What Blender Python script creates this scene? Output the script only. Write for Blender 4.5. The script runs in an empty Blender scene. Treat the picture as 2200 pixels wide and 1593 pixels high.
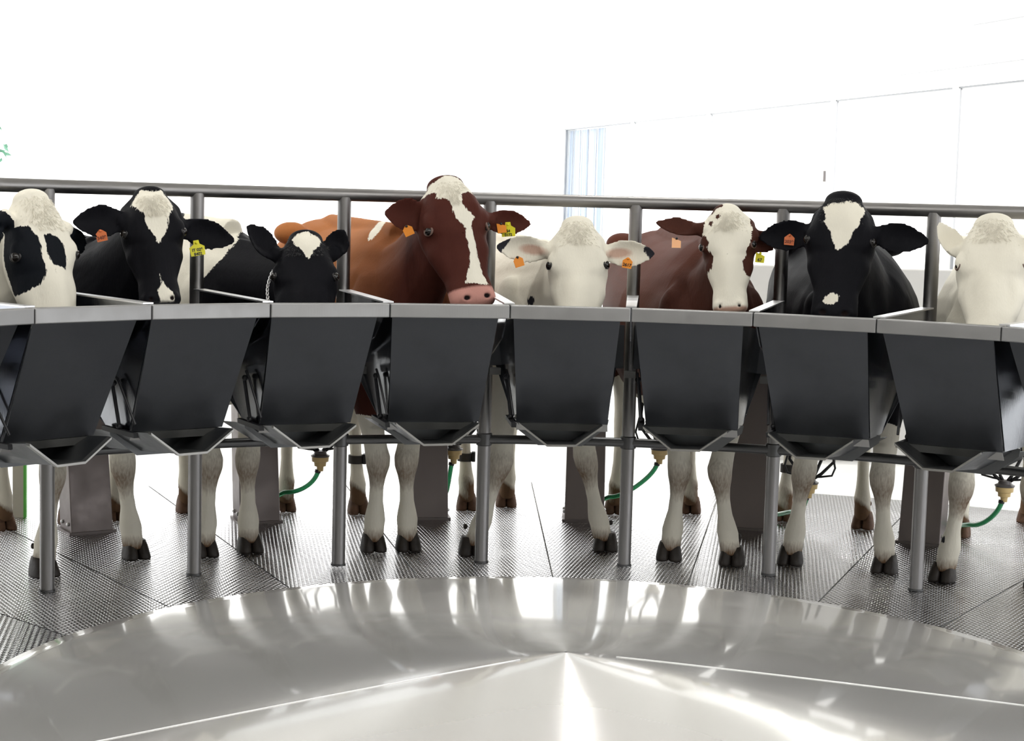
import bpy, bmesh, math, random
import numpy as np
from mathutils import Vector, Matrix, noise
from mathutils.bvhtree import BVHTree

random.seed(7)
SC = bpy.context.scene
COL = SC.collection
PI = math.pi

# ------------------------------------------------------------------ camera
F_PX, PITCH, ROLL, CAM_H, CAM_D, CAM_X, YAW = 3666.0, .0963, .0269, 1.662, 4.518, -.409, .0256
W, H = 2200.0, 1593.0
_c, _s = math.cos(PITCH), math.sin(PITCH)
FWD = np.array([math.sin(YAW)*_c, math.cos(YAW)*_c, -_s])
_R = np.array([math.cos(YAW), -math.sin(YAW), 0.0])
_U = np.cross(_R, FWD)
RGT = _R*math.cos(ROLL) + _U*math.sin(ROLL)
UPV = -_R*math.sin(ROLL) + _U*math.cos(ROLL)
CAM = np.array([CAM_X, -CAM_D, CAM_H])
cam_data = bpy.data.cameras.new('camera')
cam_data.sensor_width = 36.0
cam_data.lens = 36.0*F_PX/W
cam_data.clip_end = 300
cam = bpy.data.objects.new('camera', cam_data)
COL.objects.link(cam)
cam.matrix_world = Matrix((
    (RGT[0], UPV[0], -FWD[0], CAM[0]),
    (RGT[1], UPV[1], -FWD[1], CAM[1]),
    (RGT[2], UPV[2], -FWD[2], CAM[2]),
    (0, 0, 0, 1)))
SC.camera = cam

# ------------------------------------------------------------------ world, sun, lamps, exposure
world = bpy.data.worlds.new('world')
SC.world = world
world.use_nodes = True
world.node_tree.nodes['Background'].inputs[0].default_value = (.97, .985, 1.0, 1)
world.node_tree.nodes['Background'].inputs[1].default_value = 2.1
SC.view_settings.view_transform = 'Standard'
SC.view_settings.look = 'None'
SC.view_settings.exposure = 0.0
SC.view_settings.gamma = 1.0
SC.view_settings.use_curve_mapping = False

sd = bpy.data.lights.new('sun', 'SUN')
sd.energy = 6.0
sd.angle = math.radians(1.5)
sd.color = (1.0, .97, .92)
sun = bpy.data.objects.new('sun', sd)
COL.objects.link(sun)
sun.location = (-6, -6, 9)
sun.rotation_euler = Vector((.62, .55, -.62)).to_track_quat('-Z', 'Y').to_euler()


def area(name, loc, target, sx, sy, power, color=(1, .985, .95)):
    d = bpy.data.lights.new(name, 'AREA')
    d.shape = 'RECTANGLE'
    d.size, d.size_y = sx, sy
    d.energy = power
    d.color = color
    o = bpy.data.objects.new(name, d)
    COL.objects.link(o)
    o.location = loc
    o.rotation_euler = (Vector(target)-Vector(loc)).to_track_quat('-Z', 'Y').to_euler()
    return o


area('roof_light', (-.2, -1.2, 4.55), (-.1, -.2, 1.2), 8.5, 3.4, 330)
area('roof_light', (.3, 4.6, 4.45), (.3, 4.6, 0), .2, .2, 30)
area('roof_light', (3.2, 7.2, 4.45), (3.2, 7.2, 0), .2, .2, 75)
area('roof_light', (-4.0, 3.2, 4.45), (-4.0, 3.2, 0), .2, .2, 75)

# ------------------------------------------------------------------ coordinates
RING, STEP, PHASE = 3.3418, .2004, -.0984      # post ring radius, angle per stall, phase


def ray(x, y):
    return FWD + RGT*((x-W/2)/F_PX) - UPV*((y-H/2)/F_PX)


def on_z(x, y, z=0.0):
    v = ray(x, y)
    return CAM + v*((z-CAM_H)/v[2])


def on_r(x, y, R):
    v = ray(x, y)
    a = v[0]**2+v[1]**2
    b = 2*(CAM[0]*v[0]+CAM[1]*v[1])
    q = CAM[0]**2+CAM[1]**2-R*R
    return CAM + v*((-b+math.sqrt(b*b-4*a*q))/2/a)


def on_plane(x, y, p, n):
    v = ray(x, y)
    return CAM + v*(np.dot(p-CAM, n)/np.dot(v, n))


def pol(R, kf, z=0.0):
    t = PHASE + STEP*kf
    return np.array([R*math.sin(t), R*math.cos(t), z])


def unit(v):
    v = np.asarray(v, float)
    return v/np.linalg.norm(v)


# ------------------------------------------------------------------ objects and tags
def tag(o, label=None, cat=None, group=None, kind=None):
    if label: o['label'] = label
    if cat: o['category'] = cat
    if group: o['group'] = group
    if kind: o['kind'] = kind
    return o


def empty(name, loc=(0, 0, 0), rz=0.0):
    o = bpy.data.objects.new(name, None)
    COL.objects.link(o)
    o.location = loc
    o.rotation_euler = (0, 0, rz)
    o.empty_display_size = .1
    return o


class MB:
    """collects shapes that become one mesh object"""
    def __init__(self):
        self.v = []
        self.f = []
        self.uv = {}

    def add(self, verts, faces):
        n = len(self.v)
        self.v += [tuple(map(float, p)) for p in verts]
        self.f += [tuple(i+n for i in q) for q in faces]
        return self

    def box(self, cx, cy, cz, sx, sy, sz, rz=0.0):
        c, s = math.cos(rz), math.sin(rz)
        vs = []
        for dz in (-sz/2, sz/2):
            for dx, dy in ((-sx/2, -sy/2), (sx/2, -sy/2), (sx/2, sy/2), (-sx/2, sy/2)):
                vs.append((cx+dx*c-dy*s, cy+dx*s+dy*c, cz+dz))
        return self.add(vs, [(0, 3, 2, 1), (4, 5, 6, 7), (0, 1, 5, 4), (1, 2, 6, 5), (2, 3, 7, 6), (3, 0, 4, 7)])

    def slab(self, pts, off):
        """planar polygon extruded by the vector off"""
        n = len(pts)
        off = np.asarray(off, float)
        vs = [np.asarray(p, float) for p in pts]
        vs = vs + [p+off for p in vs]
        fs = [tuple(range(n-1, -1, -1)), tuple(range(n, 2*n))]
        fs += [(i, (i+1) % n, n+(i+1) % n, n+i) for i in range(n)]
        return self.add(vs, fs)

    def tube(self, pts, r, n=12, closed=False, caps=True):
        pts = [np.asarray(p, float) for p in pts]
        rr = r if hasattr(r, '__len__') else [r]*len(pts)
        m = len(pts)
        vs = []
        prev = None
        for i, p in enumerate(pts):
            if closed:
                t = pts[(i+1) % m]-pts[(i-1) % m]
            else:
                t = pts[min(i+1, m-1)]-pts[max(i-1, 0)]
            t = unit(t)
            if prev is None:
                a = np.array([0, 0, 1.0]) if abs(t[2]) < .9 else np.array([1.0, 0, 0])
            else:
                a = prev
            u = unit(np.cross(t, np.cross(a, t)))
            prev = u
            w = np.cross(t, u)
            for j in range(n):
                g = 2*PI*j/n
                vs.append(p+rr[i]*(math.cos(g)*u+math.sin(g)*w))
        fs = []
        for i in range(m if closed else m-1):
            for j in range(n):
                a0, a1 = i*n+j, i*n+(j+1) % n
                b0, b1 = ((i+1) % m)*n+j, ((i+1) % m)*n+(j+1) % n
                fs.append((a0, a1, b1, b0))
        if caps and not closed:
            fs.append(tuple(range(n-1, -1, -1)))
            fs.append(tuple(range((m-1)*n, m*n)))
        return self.add(vs, fs)

    def loft(self, rings):
        """rings: equal-length lists of points; ends closed by fans"""
        n = len(rings[0])
        vs = [p for r in rings for p in r]
        fs = []
        for i in range(len(rings)-1):
            for j in range(n):
                fs.append((i*n+j, i*n+(j+1) % n, (i+1)*n+(j+1) % n, (i+1)*n+j))
        c0 = np.mean(np.array(rings[0]), axis=0)
        c1 = np.mean(np.array(rings[-1]), axis=0)
        vs = vs+[c0, c1]
        a, b = len(vs)-2, len(vs)-1
        L = (len(rings)-1)*n
        for j in range(n):
            fs.append((a, (j+1) % n, j))
            fs.append((b, L+j, L+(j+1) % n))
        return self.add(vs, fs)

    def ball(self, c, rx, ry=None, rz=None, n=14, frame=None):
        ry = ry or rx
        rz = rz or rx
        c = np.asarray(c, float)
        fr = frame if frame is not None else np.eye(3)
        rings = []
        for i in range(1, n):
            g = PI*i/n
            rings.append([c+fr[0]*rx*math.sin(g)*math.cos(2*PI*j/(2*n))+fr[1]*ry*math.sin(g)*math.sin(2*PI*j/(2*n))
                          + fr[2]*rz*math.cos(g) for j in range(2*n)])
        return self.loft(rings)

    def lathe(self, prof, n=64, c=(0, 0, 0), cap=False):
        vs = []
        for r, z in prof:
            for j in range(n):
                g = 2*PI*j/n
                vs.append((c[0]+r*math.cos(g), c[1]+r*math.sin(g), c[2]+z))
        fs = []
        for i in range(len(prof)-1):
            for j in range(n):
                fs.append((i*n+j, i*n+(j+1) % n, (i+1)*n+(j+1) % n, (i+1)*n+j))
        if cap:
            fs.append(tuple(range(n)))
            fs.append(tuple(range((len(prof)-1)*n, len(prof)*n)))
        return self.add(vs, fs)

    def build(self, name, mat, parent=None, smooth=False, bevel=0.0, auto=None):
        me = bpy.data.meshes.new(name)
        me.from_pydata(self.v, [], self.f)
        bm = bmesh.new()
        bm.from_mesh(me)
        bmesh.ops.recalc_face_normals(bm, faces=bm.faces)
        bm.to_mesh(me)
        bm.free()
        if smooth:
            me.polygons.foreach_set('use_smooth', [True]*len(me.polygons))
        me.materials.append(mat)
        o = bpy.data.objects.new(name, me)
        COL.objects.link(o)
        if parent:
            o.parent = parent
        if bevel:
            b = o.modifiers.new('bevel', 'BEVEL')
            b.width = bevel
            b.segments = 2
            b.limit_method = 'ANGLE'
        if auto:
            me.polygons.foreach_set('use_smooth', [True]*len(me.polygons))
            me.set_sharp_from_angle(angle=math.radians(auto))
        return o


# ------------------------------------------------------------------ materials
def new_mat(name):
    m = bpy.data.materials.new(name)
    m.use_nodes = True
    nt = m.node_tree
    return m, nt, nt.nodes['Principled BSDF']


def nd(nt, typ, **kw):
    n = nt.nodes.new(typ)
    for k, v in kw.items():
        setattr(n, k, v)
    return n


def plain(name, col, rough=.5, metal=0.0, noise_amt=.08, scale=12.0, bump=0.0, spec=None):
    m, nt, p = new_mat(name)
    tc = nd(nt, 'ShaderNodeTexCoord')
    nz = nd(nt, 'ShaderNodeTexNoise')
    nz.inputs['Scale'].default_value = scale
    nz.inputs['Detail'].default_value = 4
    nt.links.new(tc.outputs['Object'], nz.inputs['Vector'])
    mx = nd(nt, 'ShaderNodeMix', data_type='RGBA')
    mx.inputs['A'].default_value = (*[c*(1-noise_amt) for c in col], 1)
    mx.inputs['B'].default_value = (*[min(1, c*(1+noise_amt)) for c in col], 1)
    nt.links.new(nz.outputs['Fac'], mx.inputs['Factor'])
    nt.links.new(mx.outputs['Result'], p.inputs['Base Color'])
    p.inputs['Roughness'].default_value = rough
    p.inputs['Metallic'].default_value = metal
    if spec is not None:
        p.inputs['Specular IOR Level'].default_value = spec
    if bump:
        b = nd(nt, 'ShaderNodeBump')
        b.inputs['Strength'].default_value = bump
        b.inputs['Distance'].default_value = .01
        nt.links.new(nz.outputs['Fac'], b.inputs['Height'])
        nt.links.new(b.outputs['Normal'], p.inputs['Normal'])
    return m


def steel(name, col=(.55, .55, .56), rough=.3, var=.12, stretch=(40, 40, 2), spots=True, aniso=0.0):
    """stainless steel with a fine grain, water marks and smudges"""
    m, nt, p = new_mat(name)
    tc = nd(nt, 'ShaderNodeTexCoord')
    mp = nd(nt, 'ShaderNodeMapping')
    mp.inputs['Scale'].default_value = stretch
    nt.links.new(tc.outputs['Object'], mp.inputs['Vector'])
    g = nd(nt, 'ShaderNodeTexNoise')
    g.inputs['Scale'].default_value = 4
    g.inputs['Detail'].default_value = 6
    nt.links.new(mp.outputs['Vector'], g.inputs['Vector'])
    s = nd(nt, 'ShaderNodeTexNoise')
    s.inputs['Scale'].default_value = 5
    s.inputs['Detail'].default_value = 8
    s.inputs['Roughness'].default_value = .65
    nt.links.new(tc.outputs['Object'], s.inputs['Vector'])
    mx = nd(nt, 'ShaderNodeMix', data_type='RGBA')
    mx.inputs['A'].default_value = (*[c*(1-var) for c in col], 1)
    mx.inputs['B'].default_value = (*[min(1, c*(1+var)) for c in col], 1)
    nt.links.new(s.outputs['Fac'], mx.inputs['Factor'])
    nt.links.new(mx.outputs['Result'], p.inputs['Base Color'])
    rr = nd(nt, 'ShaderNodeMapRange')
    rr.inputs['From Min'].default_value = .3
    rr.inputs['From Max'].default_value = .7
    rr.inputs['To Min'].default_value = rough*.75
    rr.inputs['To Max'].default_value = rough*1.3
    nt.links.new(s.outputs['Fac'], rr.inputs['Value'])
    nt.links.new(rr.outputs['Result'], p.inputs['Roughness'])
    p.inputs['Metallic'].default_value = 1.0
    b = nd(nt, 'ShaderNodeBump')
    b.inputs['Strength'].default_value = .06
    b.inputs['Distance'].default_value = .004
    nt.links.new(g.outputs['Fac'], b.inputs['Height'])
    nt.links.new(b.outputs['Normal'], p.inputs['Normal'])
    return m


M_RIM = steel('rim_steel', (.33, .327, .325), .5)
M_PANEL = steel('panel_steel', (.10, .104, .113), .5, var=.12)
M_SIDE = steel('side_steel', (.30, .315, .35), .16)
M_TRAY = steel('tray_steel', (.15, .155, .16), .4)
M_PIPE = steel('pipe_steel', (.27, .262, .258), .42, stretch=(3, 3, 40))
M_BAR = steel('bar_steel', (.12, .12, .12), .42)
M_COLUMN = steel('column_steel', (.20, .175, .17), .45)
M_FLANGE = steel('flange_steel', (.80, .80, .81), .38)
M_BRACKET = steel('bracket_steel', (.33, .325, .31), .4)
M_RUBBER = plain('black_rubber', (.012, .012, .014), .45)
M_CREAM = plain('cream_plastic', (.78, .58, .27), .35)
M_GREY = plain('grey_plastic', (.12, .11, .11), .3)
M_HOOF = plain('hoof_horn', (.020, .014, .010), .55, noise_amt=.5, scale=30, bump=.4)
M_HOOFB = plain('muddy_hoof_horn', (.13, .065, .035), .7, noise_amt=.6, scale=30, bump=.5)
M_EYE = plain('eye_dark', (.008, .006, .005), .06, noise_amt=0)
M_BAND = plain('dark_band', (.04, .035, .03), .7)
M_WALL = plain('white_cladding', (.86, .86, .85), .6, noise_amt=.02, scale=2)
M_FRAME = plain('grey_seal', (.32, .33, .35), .5)
M_CEIL = plain('ceiling_white', (.62, .61, .58), .8)
M_DARKWALL = plain('interior_wall_paint', (.42, .41, .39), .7)
M_CONC = plain('light_concrete', (.88, .88, .87), .8, noise_amt=.06, scale=3)
M_LOW = plain('low_wall_plaster', (.60, .59, .57), .7, noise_amt=.04)
M_BOARD = plain('beige_board', (.55, .53, .45), .6)
M_STRIPE = plain('green_stripe', (.12, .55, .08), .5)
M_CHAIN = steel('chain_steel', (.6, .6, .6), .25)


def hose_mat():
    m, nt, p = new_mat('green_hose')
    p.inputs['Base Color'].default_value = (.04, .42, .16, 1)
    p.inputs['Roughness'].default_value = .2
    p.inputs['Transmission Weight'].default_value = .35
    p.inputs['Coat Weight'].default_value = .5
    return m


M_HOSE = hose_mat()


def glass_mat():
    m, nt, p = new_mat('window_glass')
    p.inputs['Base Color'].default_value = (.93, .96, 1, 1)
    p.inputs['Roughness'].default_value = .05
    p.inputs['Transmission Weight'].default_value = 1.0
    p.inputs['IOR'].default_value = 1.1
    return m


M_GLASS = glass_mat()


def reflection_mat():
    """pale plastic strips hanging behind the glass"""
    m, nt, p = new_mat('painted_reflection')
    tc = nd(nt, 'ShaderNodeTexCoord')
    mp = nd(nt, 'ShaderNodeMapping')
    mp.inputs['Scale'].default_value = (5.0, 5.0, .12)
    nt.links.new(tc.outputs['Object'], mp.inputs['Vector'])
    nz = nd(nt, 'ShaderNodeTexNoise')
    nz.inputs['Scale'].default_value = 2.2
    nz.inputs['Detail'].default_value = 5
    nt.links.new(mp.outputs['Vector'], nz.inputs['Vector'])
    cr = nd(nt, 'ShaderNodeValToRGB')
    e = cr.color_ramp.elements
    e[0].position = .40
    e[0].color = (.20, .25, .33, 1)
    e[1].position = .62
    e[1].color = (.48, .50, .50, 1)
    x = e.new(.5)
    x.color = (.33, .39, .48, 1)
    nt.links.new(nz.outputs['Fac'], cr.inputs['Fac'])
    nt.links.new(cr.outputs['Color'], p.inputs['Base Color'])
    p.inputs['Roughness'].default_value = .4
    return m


M_STRIP = reflection_mat()


def plate_mat():
    """chequered stainless plate: rows of small raised bars"""
    m, nt, p = new_mat('chequer_plate')
    uv = nd(nt, 'ShaderNodeUVMap', uv_map='plate')
    sp = nd(nt, 'ShaderNodeSeparateXYZ')
    nt.links.new(uv.outputs['UV'], sp.inputs['Vector'])

    def math_(op, a, b=None):
        n = nd(nt, 'ShaderNodeMath', operation=op)
        for i, q in enumerate((a, b)):
            if q is None:
                continue
            if isinstance(q, (int, float)):
                n.inputs[i].default_value = q
            else:
                nt.links.new(q, n.inputs[i])
        return n.outputs[0]
    pu, pv = .036, .030
    u = math_('MULTIPLY', sp.outputs['X'], 2*PI/pu)
    su = math_('SINE', u)
    half = math_('SIGN', su)
    sh = math_('MULTIPLY', half, .5*PI)
    v = math_('ADD', math_('MULTIPLY', sp.outputs['Y'], 2*PI/pv), sh)
    sv = math_('SINE', v)
    h = math_('MULTIPLY', math_('POWER', math_('ABSOLUTE', su), .7), math_('ADD', math_('MULTIPLY', sv, .5), .5))
    b = nd(nt, 'ShaderNodeBump')
    b.inputs['Strength'].default_value = .9
    b.inputs['Distance'].default_value = .0042
    nt.links.new(h, b.inputs['Height'])
    nt.links.new(b.outputs['Normal'], p.inputs['Normal'])
    tc = nd(nt, 'ShaderNodeTexCoord')
    nz = nd(nt, 'ShaderNodeTexNoise')
    nz.inputs['Scale'].default_value = 2.6
    nz.inputs['Detail'].default_value = 7
    nt.links.new(tc.outputs['Object'], nz.inputs['Vector'])
    mr = nd(nt, 'ShaderNodeMapRange')
    mr.inputs['From Min'].default_value = .35
    mr.inputs['From Max'].default_value = .65
    mr.inputs['To Min'].default_value = .07
    mr.inputs['To Max'].default_value = .20
    nt.links.new(nz.outputs['Fac'], mr.inputs['Value'])
    nt.links.new(mr.outputs['Result'], p.inputs['Roughness'])
    mx = nd(nt, 'ShaderNodeMix', data_type='RGBA')
    mx.inputs['A'].default_value = (.52, .52, .54, 1)
    mx.inputs['B'].default_value = (.80, .80, .82, 1)
    nt.links.new(nz.outputs['Fac'], mx.inputs['Factor'])
    nt.links.new(mx.outputs['Result'], p.inputs['Base Color'])
    p.inputs['Metallic'].default_value = 1.0
    return m


M_PLATE = plate_mat()


def dome_mat():
    m, nt, p = new_mat('polished_cone_steel')
    p.inputs['Base Color'].default_value = (.60, .59, .57, 1)
    p.inputs['Metallic'].default_value = .62
    p.inputs['Anisotropic'].default_value = .93
    p.inputs['Anisotropic Rotation'].default_value = .25
    p.inputs['Coat Weight'].default_value = .6
    p.inputs['Coat IOR'].default_value = 1.7
    p.inputs['Coat Roughness'].default_value = .06
    tg = nd(nt, 'ShaderNodeTangent', direction_type='RADIAL', axis='Z')
    nt.links.new(tg.outputs['Tangent'], p.inputs['Tangent'])
    tc = nd(nt, 'ShaderNodeTexCoord')
    nz = nd(nt, 'ShaderNodeTexNoise')
    nz.inputs['Scale'].default_value = 1.6
    nz.inputs['Detail'].default_value = 4
    nz.inputs['Roughness'].default_value = .6
    nt.links.new(tc.outputs['Object'], nz.inputs['Vector'])
    mr = nd(nt, 'ShaderNodeMapRange')
    mr.inputs['From Min'].default_value = .35
    mr.inputs['From Max'].default_value = .65
    mr.inputs['To Min'].default_value = .20
    mr.inputs['To Max'].default_value = .25
    nt.links.new(nz.outputs['Fac'], mr.inputs['Value'])
    nt.links.new(mr.outputs['Result'], p.inputs['Roughness'])
    n2 = nd(nt, 'ShaderNodeTexNoise')
    n2.inputs['Scale'].default_value = 1.3
    n2.inputs['Detail'].default_value = 3
    nt.links.new(tc.outputs['Object'], n2.inputs['Vector'])
    b = nd(nt, 'ShaderNodeBump')
    b.inputs['Strength'].default_value = .25
    b.inputs['Distance'].default_value = .02
    nt.links.new(n2.outputs['Fac'], b.inputs['Height'])
    nt.links.new(b.outputs['Normal'], p.inputs['Normal'])
    return m


M_DOME = dome_mat()


def coat_mat(name, dark, white=(.80, .76, .65), muzzle=(.5, .25, .19), dark2=None, tan=None):
    """hair coat: attribute 'white' is a signed distance (above 0 = white hair), 'muzzle' the bare nose skin"""
    m, nt, p = new_mat(name)
    tc = nd(nt, 'ShaderNodeTexCoord')
    fur = nd(nt, 'ShaderNodeTexNoise')
    fur.inputs['Scale'].default_value = 130
    fur.inputs['Detail'].default_value = 3
    mp = nd(nt, 'ShaderNodeMapping')
    mp.inputs['Scale'].default_value = (1, 1, .28)
    nt.links.new(tc.outputs['Object'], mp.inputs['Vector'])
    nt.links.new(mp.outputs['Vector'], fur.inputs['Vector'])
    big = nd(nt, 'ShaderNodeTexNoise')
    big.inputs['Scale'].default_value = 7
    big.inputs['Detail'].default_value = 5
    nt.links.new(tc.outputs['Object'], big.inputs['Vector'])

    def thr(attr, amp, sharp):
        a = nd(nt, 'ShaderNodeAttribute', attribute_name=attr)
        n1 = nd(nt, 'ShaderNodeMath', operation='MULTIPLY_ADD')
        nt.links.new(fur.outputs['Fac'], n1.inputs[0])
        n1.inputs[1].default_value = amp
        n1.inputs[2].default_value = -amp/2
        n2 = nd(nt, 'ShaderNodeMath', operation='ADD')
        nt.links.new(a.outputs['Fac'], n2.inputs[0])
        nt.links.new(n1.outputs[0], n2.inputs[1])
        mr = nd(nt, 'ShaderNodeMapRange')
        mr.inputs['From Min'].default_value = -sharp
        mr.inputs['From Max'].default_value = sharp
        nt.links.new(n2.outputs[0], mr.inputs['Value'])
        return mr.outputs['Result']
    wfac = thr('white', .022, .0018)
    mfac = thr('muzzle', .006, .006)
    kfac = thr('mud', .05, .03)

    def mix(fac, a, b):
        mx = nd(nt, 'ShaderNodeMix', data_type='RGBA')
        for key, q in (('A', a), ('B', b)):
            if isinstance(q, tuple):
                mx.inputs[key].default_value = (*q, 1)
            else:
                nt.links.new(q, mx.inputs[key])
        if isinstance(fac, float):
            mx.inputs['Factor'].default_value = fac
        else:
            nt.links.new(fac, mx.inputs['Factor'])
        return mx.outputs['Result']
    d2 = dark2 or tuple(c*1.8 for c in dark)
    dk = mix(big.outputs['Fac'], dark, d2)
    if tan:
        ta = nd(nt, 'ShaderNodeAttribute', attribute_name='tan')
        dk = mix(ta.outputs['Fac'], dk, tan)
    wt = mix(big.outputs['Fac'], tuple(c*.86 for c in white), tuple(min(1, c*1.08) for c in white))
    c = mix(wfac, dk, wt)
    c = mix(kfac, c, (.16, .095, .055))
    c = mix(mfac, c, muzzle)
    c = mix(thr('nostril', .002, .002), c, (.014, .009, .009))
    nt.links.new(c, p.inputs['Base Color'])
    p.inputs['Roughness'].default_value = .62
    p.inputs['Specular IOR Level'].default_value = .06
    p.inputs['Sheen Weight'].default_value = .0
    p.inputs['Sheen Roughness'].default_value = .4
    b = nd(nt, 'ShaderNodeBump')
    b.inputs['Strength'].default_value = .35
    b.inputs['Distance'].default_value = .004
    nt.links.new(fur.outputs['Fac'], b.inputs['Height'])
    nt.links.new(b.outputs['Normal'], p.inputs['Normal'])
    return m


# ------------------------------------------------------------------ the setting
def struct(o, label=None):
    o['kind'] = 'structure'
    if label:
        o['label'] = label
        o['category'] = 'structure'
    return o


# platform floor: one wedge plate per stall, rows running along each plate's own axis
me = bpy.data.meshes.new('floor')
bm = bmesh.new()
uvl = bm.loops.layers.uv.new('plate')
NS = 8
R_IN, R_OUT = .3, 5.75
gap = .0035
for k in range(-10, 22):
    k0 = k-.52
    mid = PHASE+STEP*(k0+.5)+(.16 if k % 2 else -.12)
    ca, sa = math.cos(mid), math.sin(mid)
    rows = []
    for rad in (R_IN, 1.5, 3.0, 4.4, R_OUT):
        row = []
        for j in range(NS+1):
            t = PHASE+STEP*(k0+j/NS)
            e = gap/rad*(1 if j == 0 else -1 if j == NS else 0)
            row.append(bm.verts.new((rad*math.sin(t+e), rad*math.cos(t+e), 0)))
        rows.append(row)
    for a, b in zip(rows, rows[1:]):
        for j in range(NS):
            f = bm.faces.new((a[j], b[j], b[j+1], a[j+1]))
            for lp in f.loops:
                x, y, _ = lp.vert.co
                lp[uvl].uv = (x*ca-y*sa, x*sa+y*ca)
bmesh.ops.recalc_face_normals(bm, faces=bm.faces)
for f in bm.faces:
    if f.normal.z < 0:
        f.normal_flip()
bm.to_mesh(me)
bm.free()
me.materials.append(M_PLATE)
floor = bpy.data.objects.new('floor', me)
COL.objects.link(floor)
struct(floor)

b = MB()
b.box(0, 13, -.03, 90, 70, .04)
struct(b.build('floor_outer', M_CONC))

# roof over the parlour (its edge is far above the picture), walls behind the camera
b = MB()
b.box(-3.0, .65, 4.75, 20, 18.7, .2)
struct(b.build('ceiling', M_CEIL))
b = MB()
b.box(-3.0, -8.6, 2.3, 20, .2, 4.7)
struct(b.build('wall_front', M_DARKWALL))
b = MB()
b.box(-12.9, -5.0, 2.3, .2, 7.2, 4.7)
struct(b.build('wall_left', M_DARKWALL))

# low wall beyond the platform
b = MB()
b.box(3.6, 6.98, .645, 4.6, .14, 1.33)
tag(b.build('low_wall', M_LOW, bevel=.01), kind='structure')

# long white clad wall running away on the right with its windows
WP = [np.array([4.95, 11.9]), np.array([.78, 25.4])]     # plan ends
# the plan line follows the measured window heads (z = 3.0)
HEADS = [(1210, 278), (1357, 262), (1535, 245), (1780, 215), (2052, 187), (2330, 157)]
wl = [on_z(x, y, 3.0) for x, y in HEADS]
wl2 = np.array([p[:2] for p in wl])
dv = unit(wl2[0]-wl2[4])
base_pt = wl2[4]
wn = np.array([-dv[1], dv[0]])
if wn[0] > 0:
    wn = -wn
ts = [float(np.dot(p-base_pt, dv)) for p in wl2]


def wpt(t, z, off=0.0):
    q = base_pt+dv*t+wn*off
    return np.array([q[0], q[1], z])


def wbox(mb, t0, t1, z0, z1, o0, o1):
    vs = [wpt(t, z, o) for z in (z0, z1) for t, o in ((t0, o0), (t1, o0), (t1, o1), (t0, o1))]
    mb.add(vs, [(0, 3, 2, 1), (4, 5, 6, 7), (0, 1, 5, 4), (1, 2, 6, 5), (2, 3, 7, 6), (3, 0, 4, 7)])


b = MB()
TW0, TW1 = ts[5]-2.0, ts[0]+.02
wbox(b, TW0, TW1, 3.0, 9.0, -.25, 0)
wbox(b, TW0, TW1, 0, .55, -.25, 0)
mull = .10
for i in range(6):
    wbox(b, ts[i]-(.04 if i == 0 else mull/2), ts[i]+mull/2 if i else ts[i]+.02, .55, 3.0, -.25, 0)
struct(b.build('wall_right', M_WALL))
b = MB()
for zz, te_ in ((3.19, ts[4]+1.2), (3.60, ts[4]-.3)):
    wbox(b, TW0, te_, zz, zz+.02, 0, .02)
struct(b.build('trim_1', M_FRAME))
for i in range(5):
    root = MB()
    t1, t0 = ts[i]-mull/2, ts[i+1]+mull/2
    wbox(root, t0, t1, 2.985, 3.0, -.06, -.02)
    wbox(root, t1-.02, t1, .55, 3.0, -.06, -.02)
    wo = root.build('window_%d' % (i+1), M_FRAME)
    struct(wo)
    g = MB()
    wbox(g, t0, t1, .55, 2.985, -.05, -.04)
    g.build('pane', M_GLASS if i == 0 else M_WALL, wo)
# added strips behind the first pane, coloured to stand for its bluish reflection
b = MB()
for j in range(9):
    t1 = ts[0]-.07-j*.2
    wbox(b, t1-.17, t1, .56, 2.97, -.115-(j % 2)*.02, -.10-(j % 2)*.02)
tag(b.build('painted_reflection', M_STRIP), 'painted pale blue reflection streaks behind the clear pane of the white wall', 'curtain')
b = MB()
wbox(b, ts[0]-5, ts[0]+.6, 0, 6, -1.4, -1.3)
struct(b.build('wall_inner', M_WALL))
# slim handle on the wall
hp = on_plane(1771, 379, wpt(0, 0), np.array([wn[0], wn[1], 0]))
b = MB()
b.box(hp[0], hp[1], hp[2], .03, .03, .13)
tag(b.build('door_handle', M_GREY), 'thin grey upright pull handle on the long white wall', 'handle')

# back wall far behind
b = MB()
b.box(-10, 31.6, 4.5, 60, .3, 9.2)
struct(b.build('wall_back', M_WALL))

# ------------------------------------------------------------------ rail, posts, cross bar
K0, K1 = -5, 5
b = MB()
b.tube([pol(RING, k, 1.695-.004) for k in np.arange(K0-.3, K1+.31, .1)], .0285, 16)
rail = b.build('handrail', M_PIPE, smooth=True)
tag(rail, 'long curved grey steel pipe rail over all the post tops', 'rail')
b = MB()
b.tube([pol(RING-.01, k, .582) for k in np.arange(K0-.3, K1+.31, .1)], .021, 14)
cross = b.build('cross_bar', M_BAR, smooth=True)
tag(cross, 'dark curved pipe running low along the posts under the troughs', 'pipe')
post_where = {
    -4: 'left of the spotted cow with a dark eye patch',
    -3: 'between the spotted cow and the black cow with the wedge blaze',
    -2: 'between the wedge-blazed black cow and the chained black cow',
    -1: 'between the chained black cow and the red-brown cow',
    0: 'between the red-brown cow and the cream cow with black ear tips',
    1: 'between the cream cow and the white-faced brown cow',
    2: 'between the white-faced brown cow and the heart-marked black cow',
    3: 'between the heart-marked black cow and the half-asleep white cow',
    4: 'beyond the half-asleep white cow, last of the row'}
post_proto = None
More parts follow.
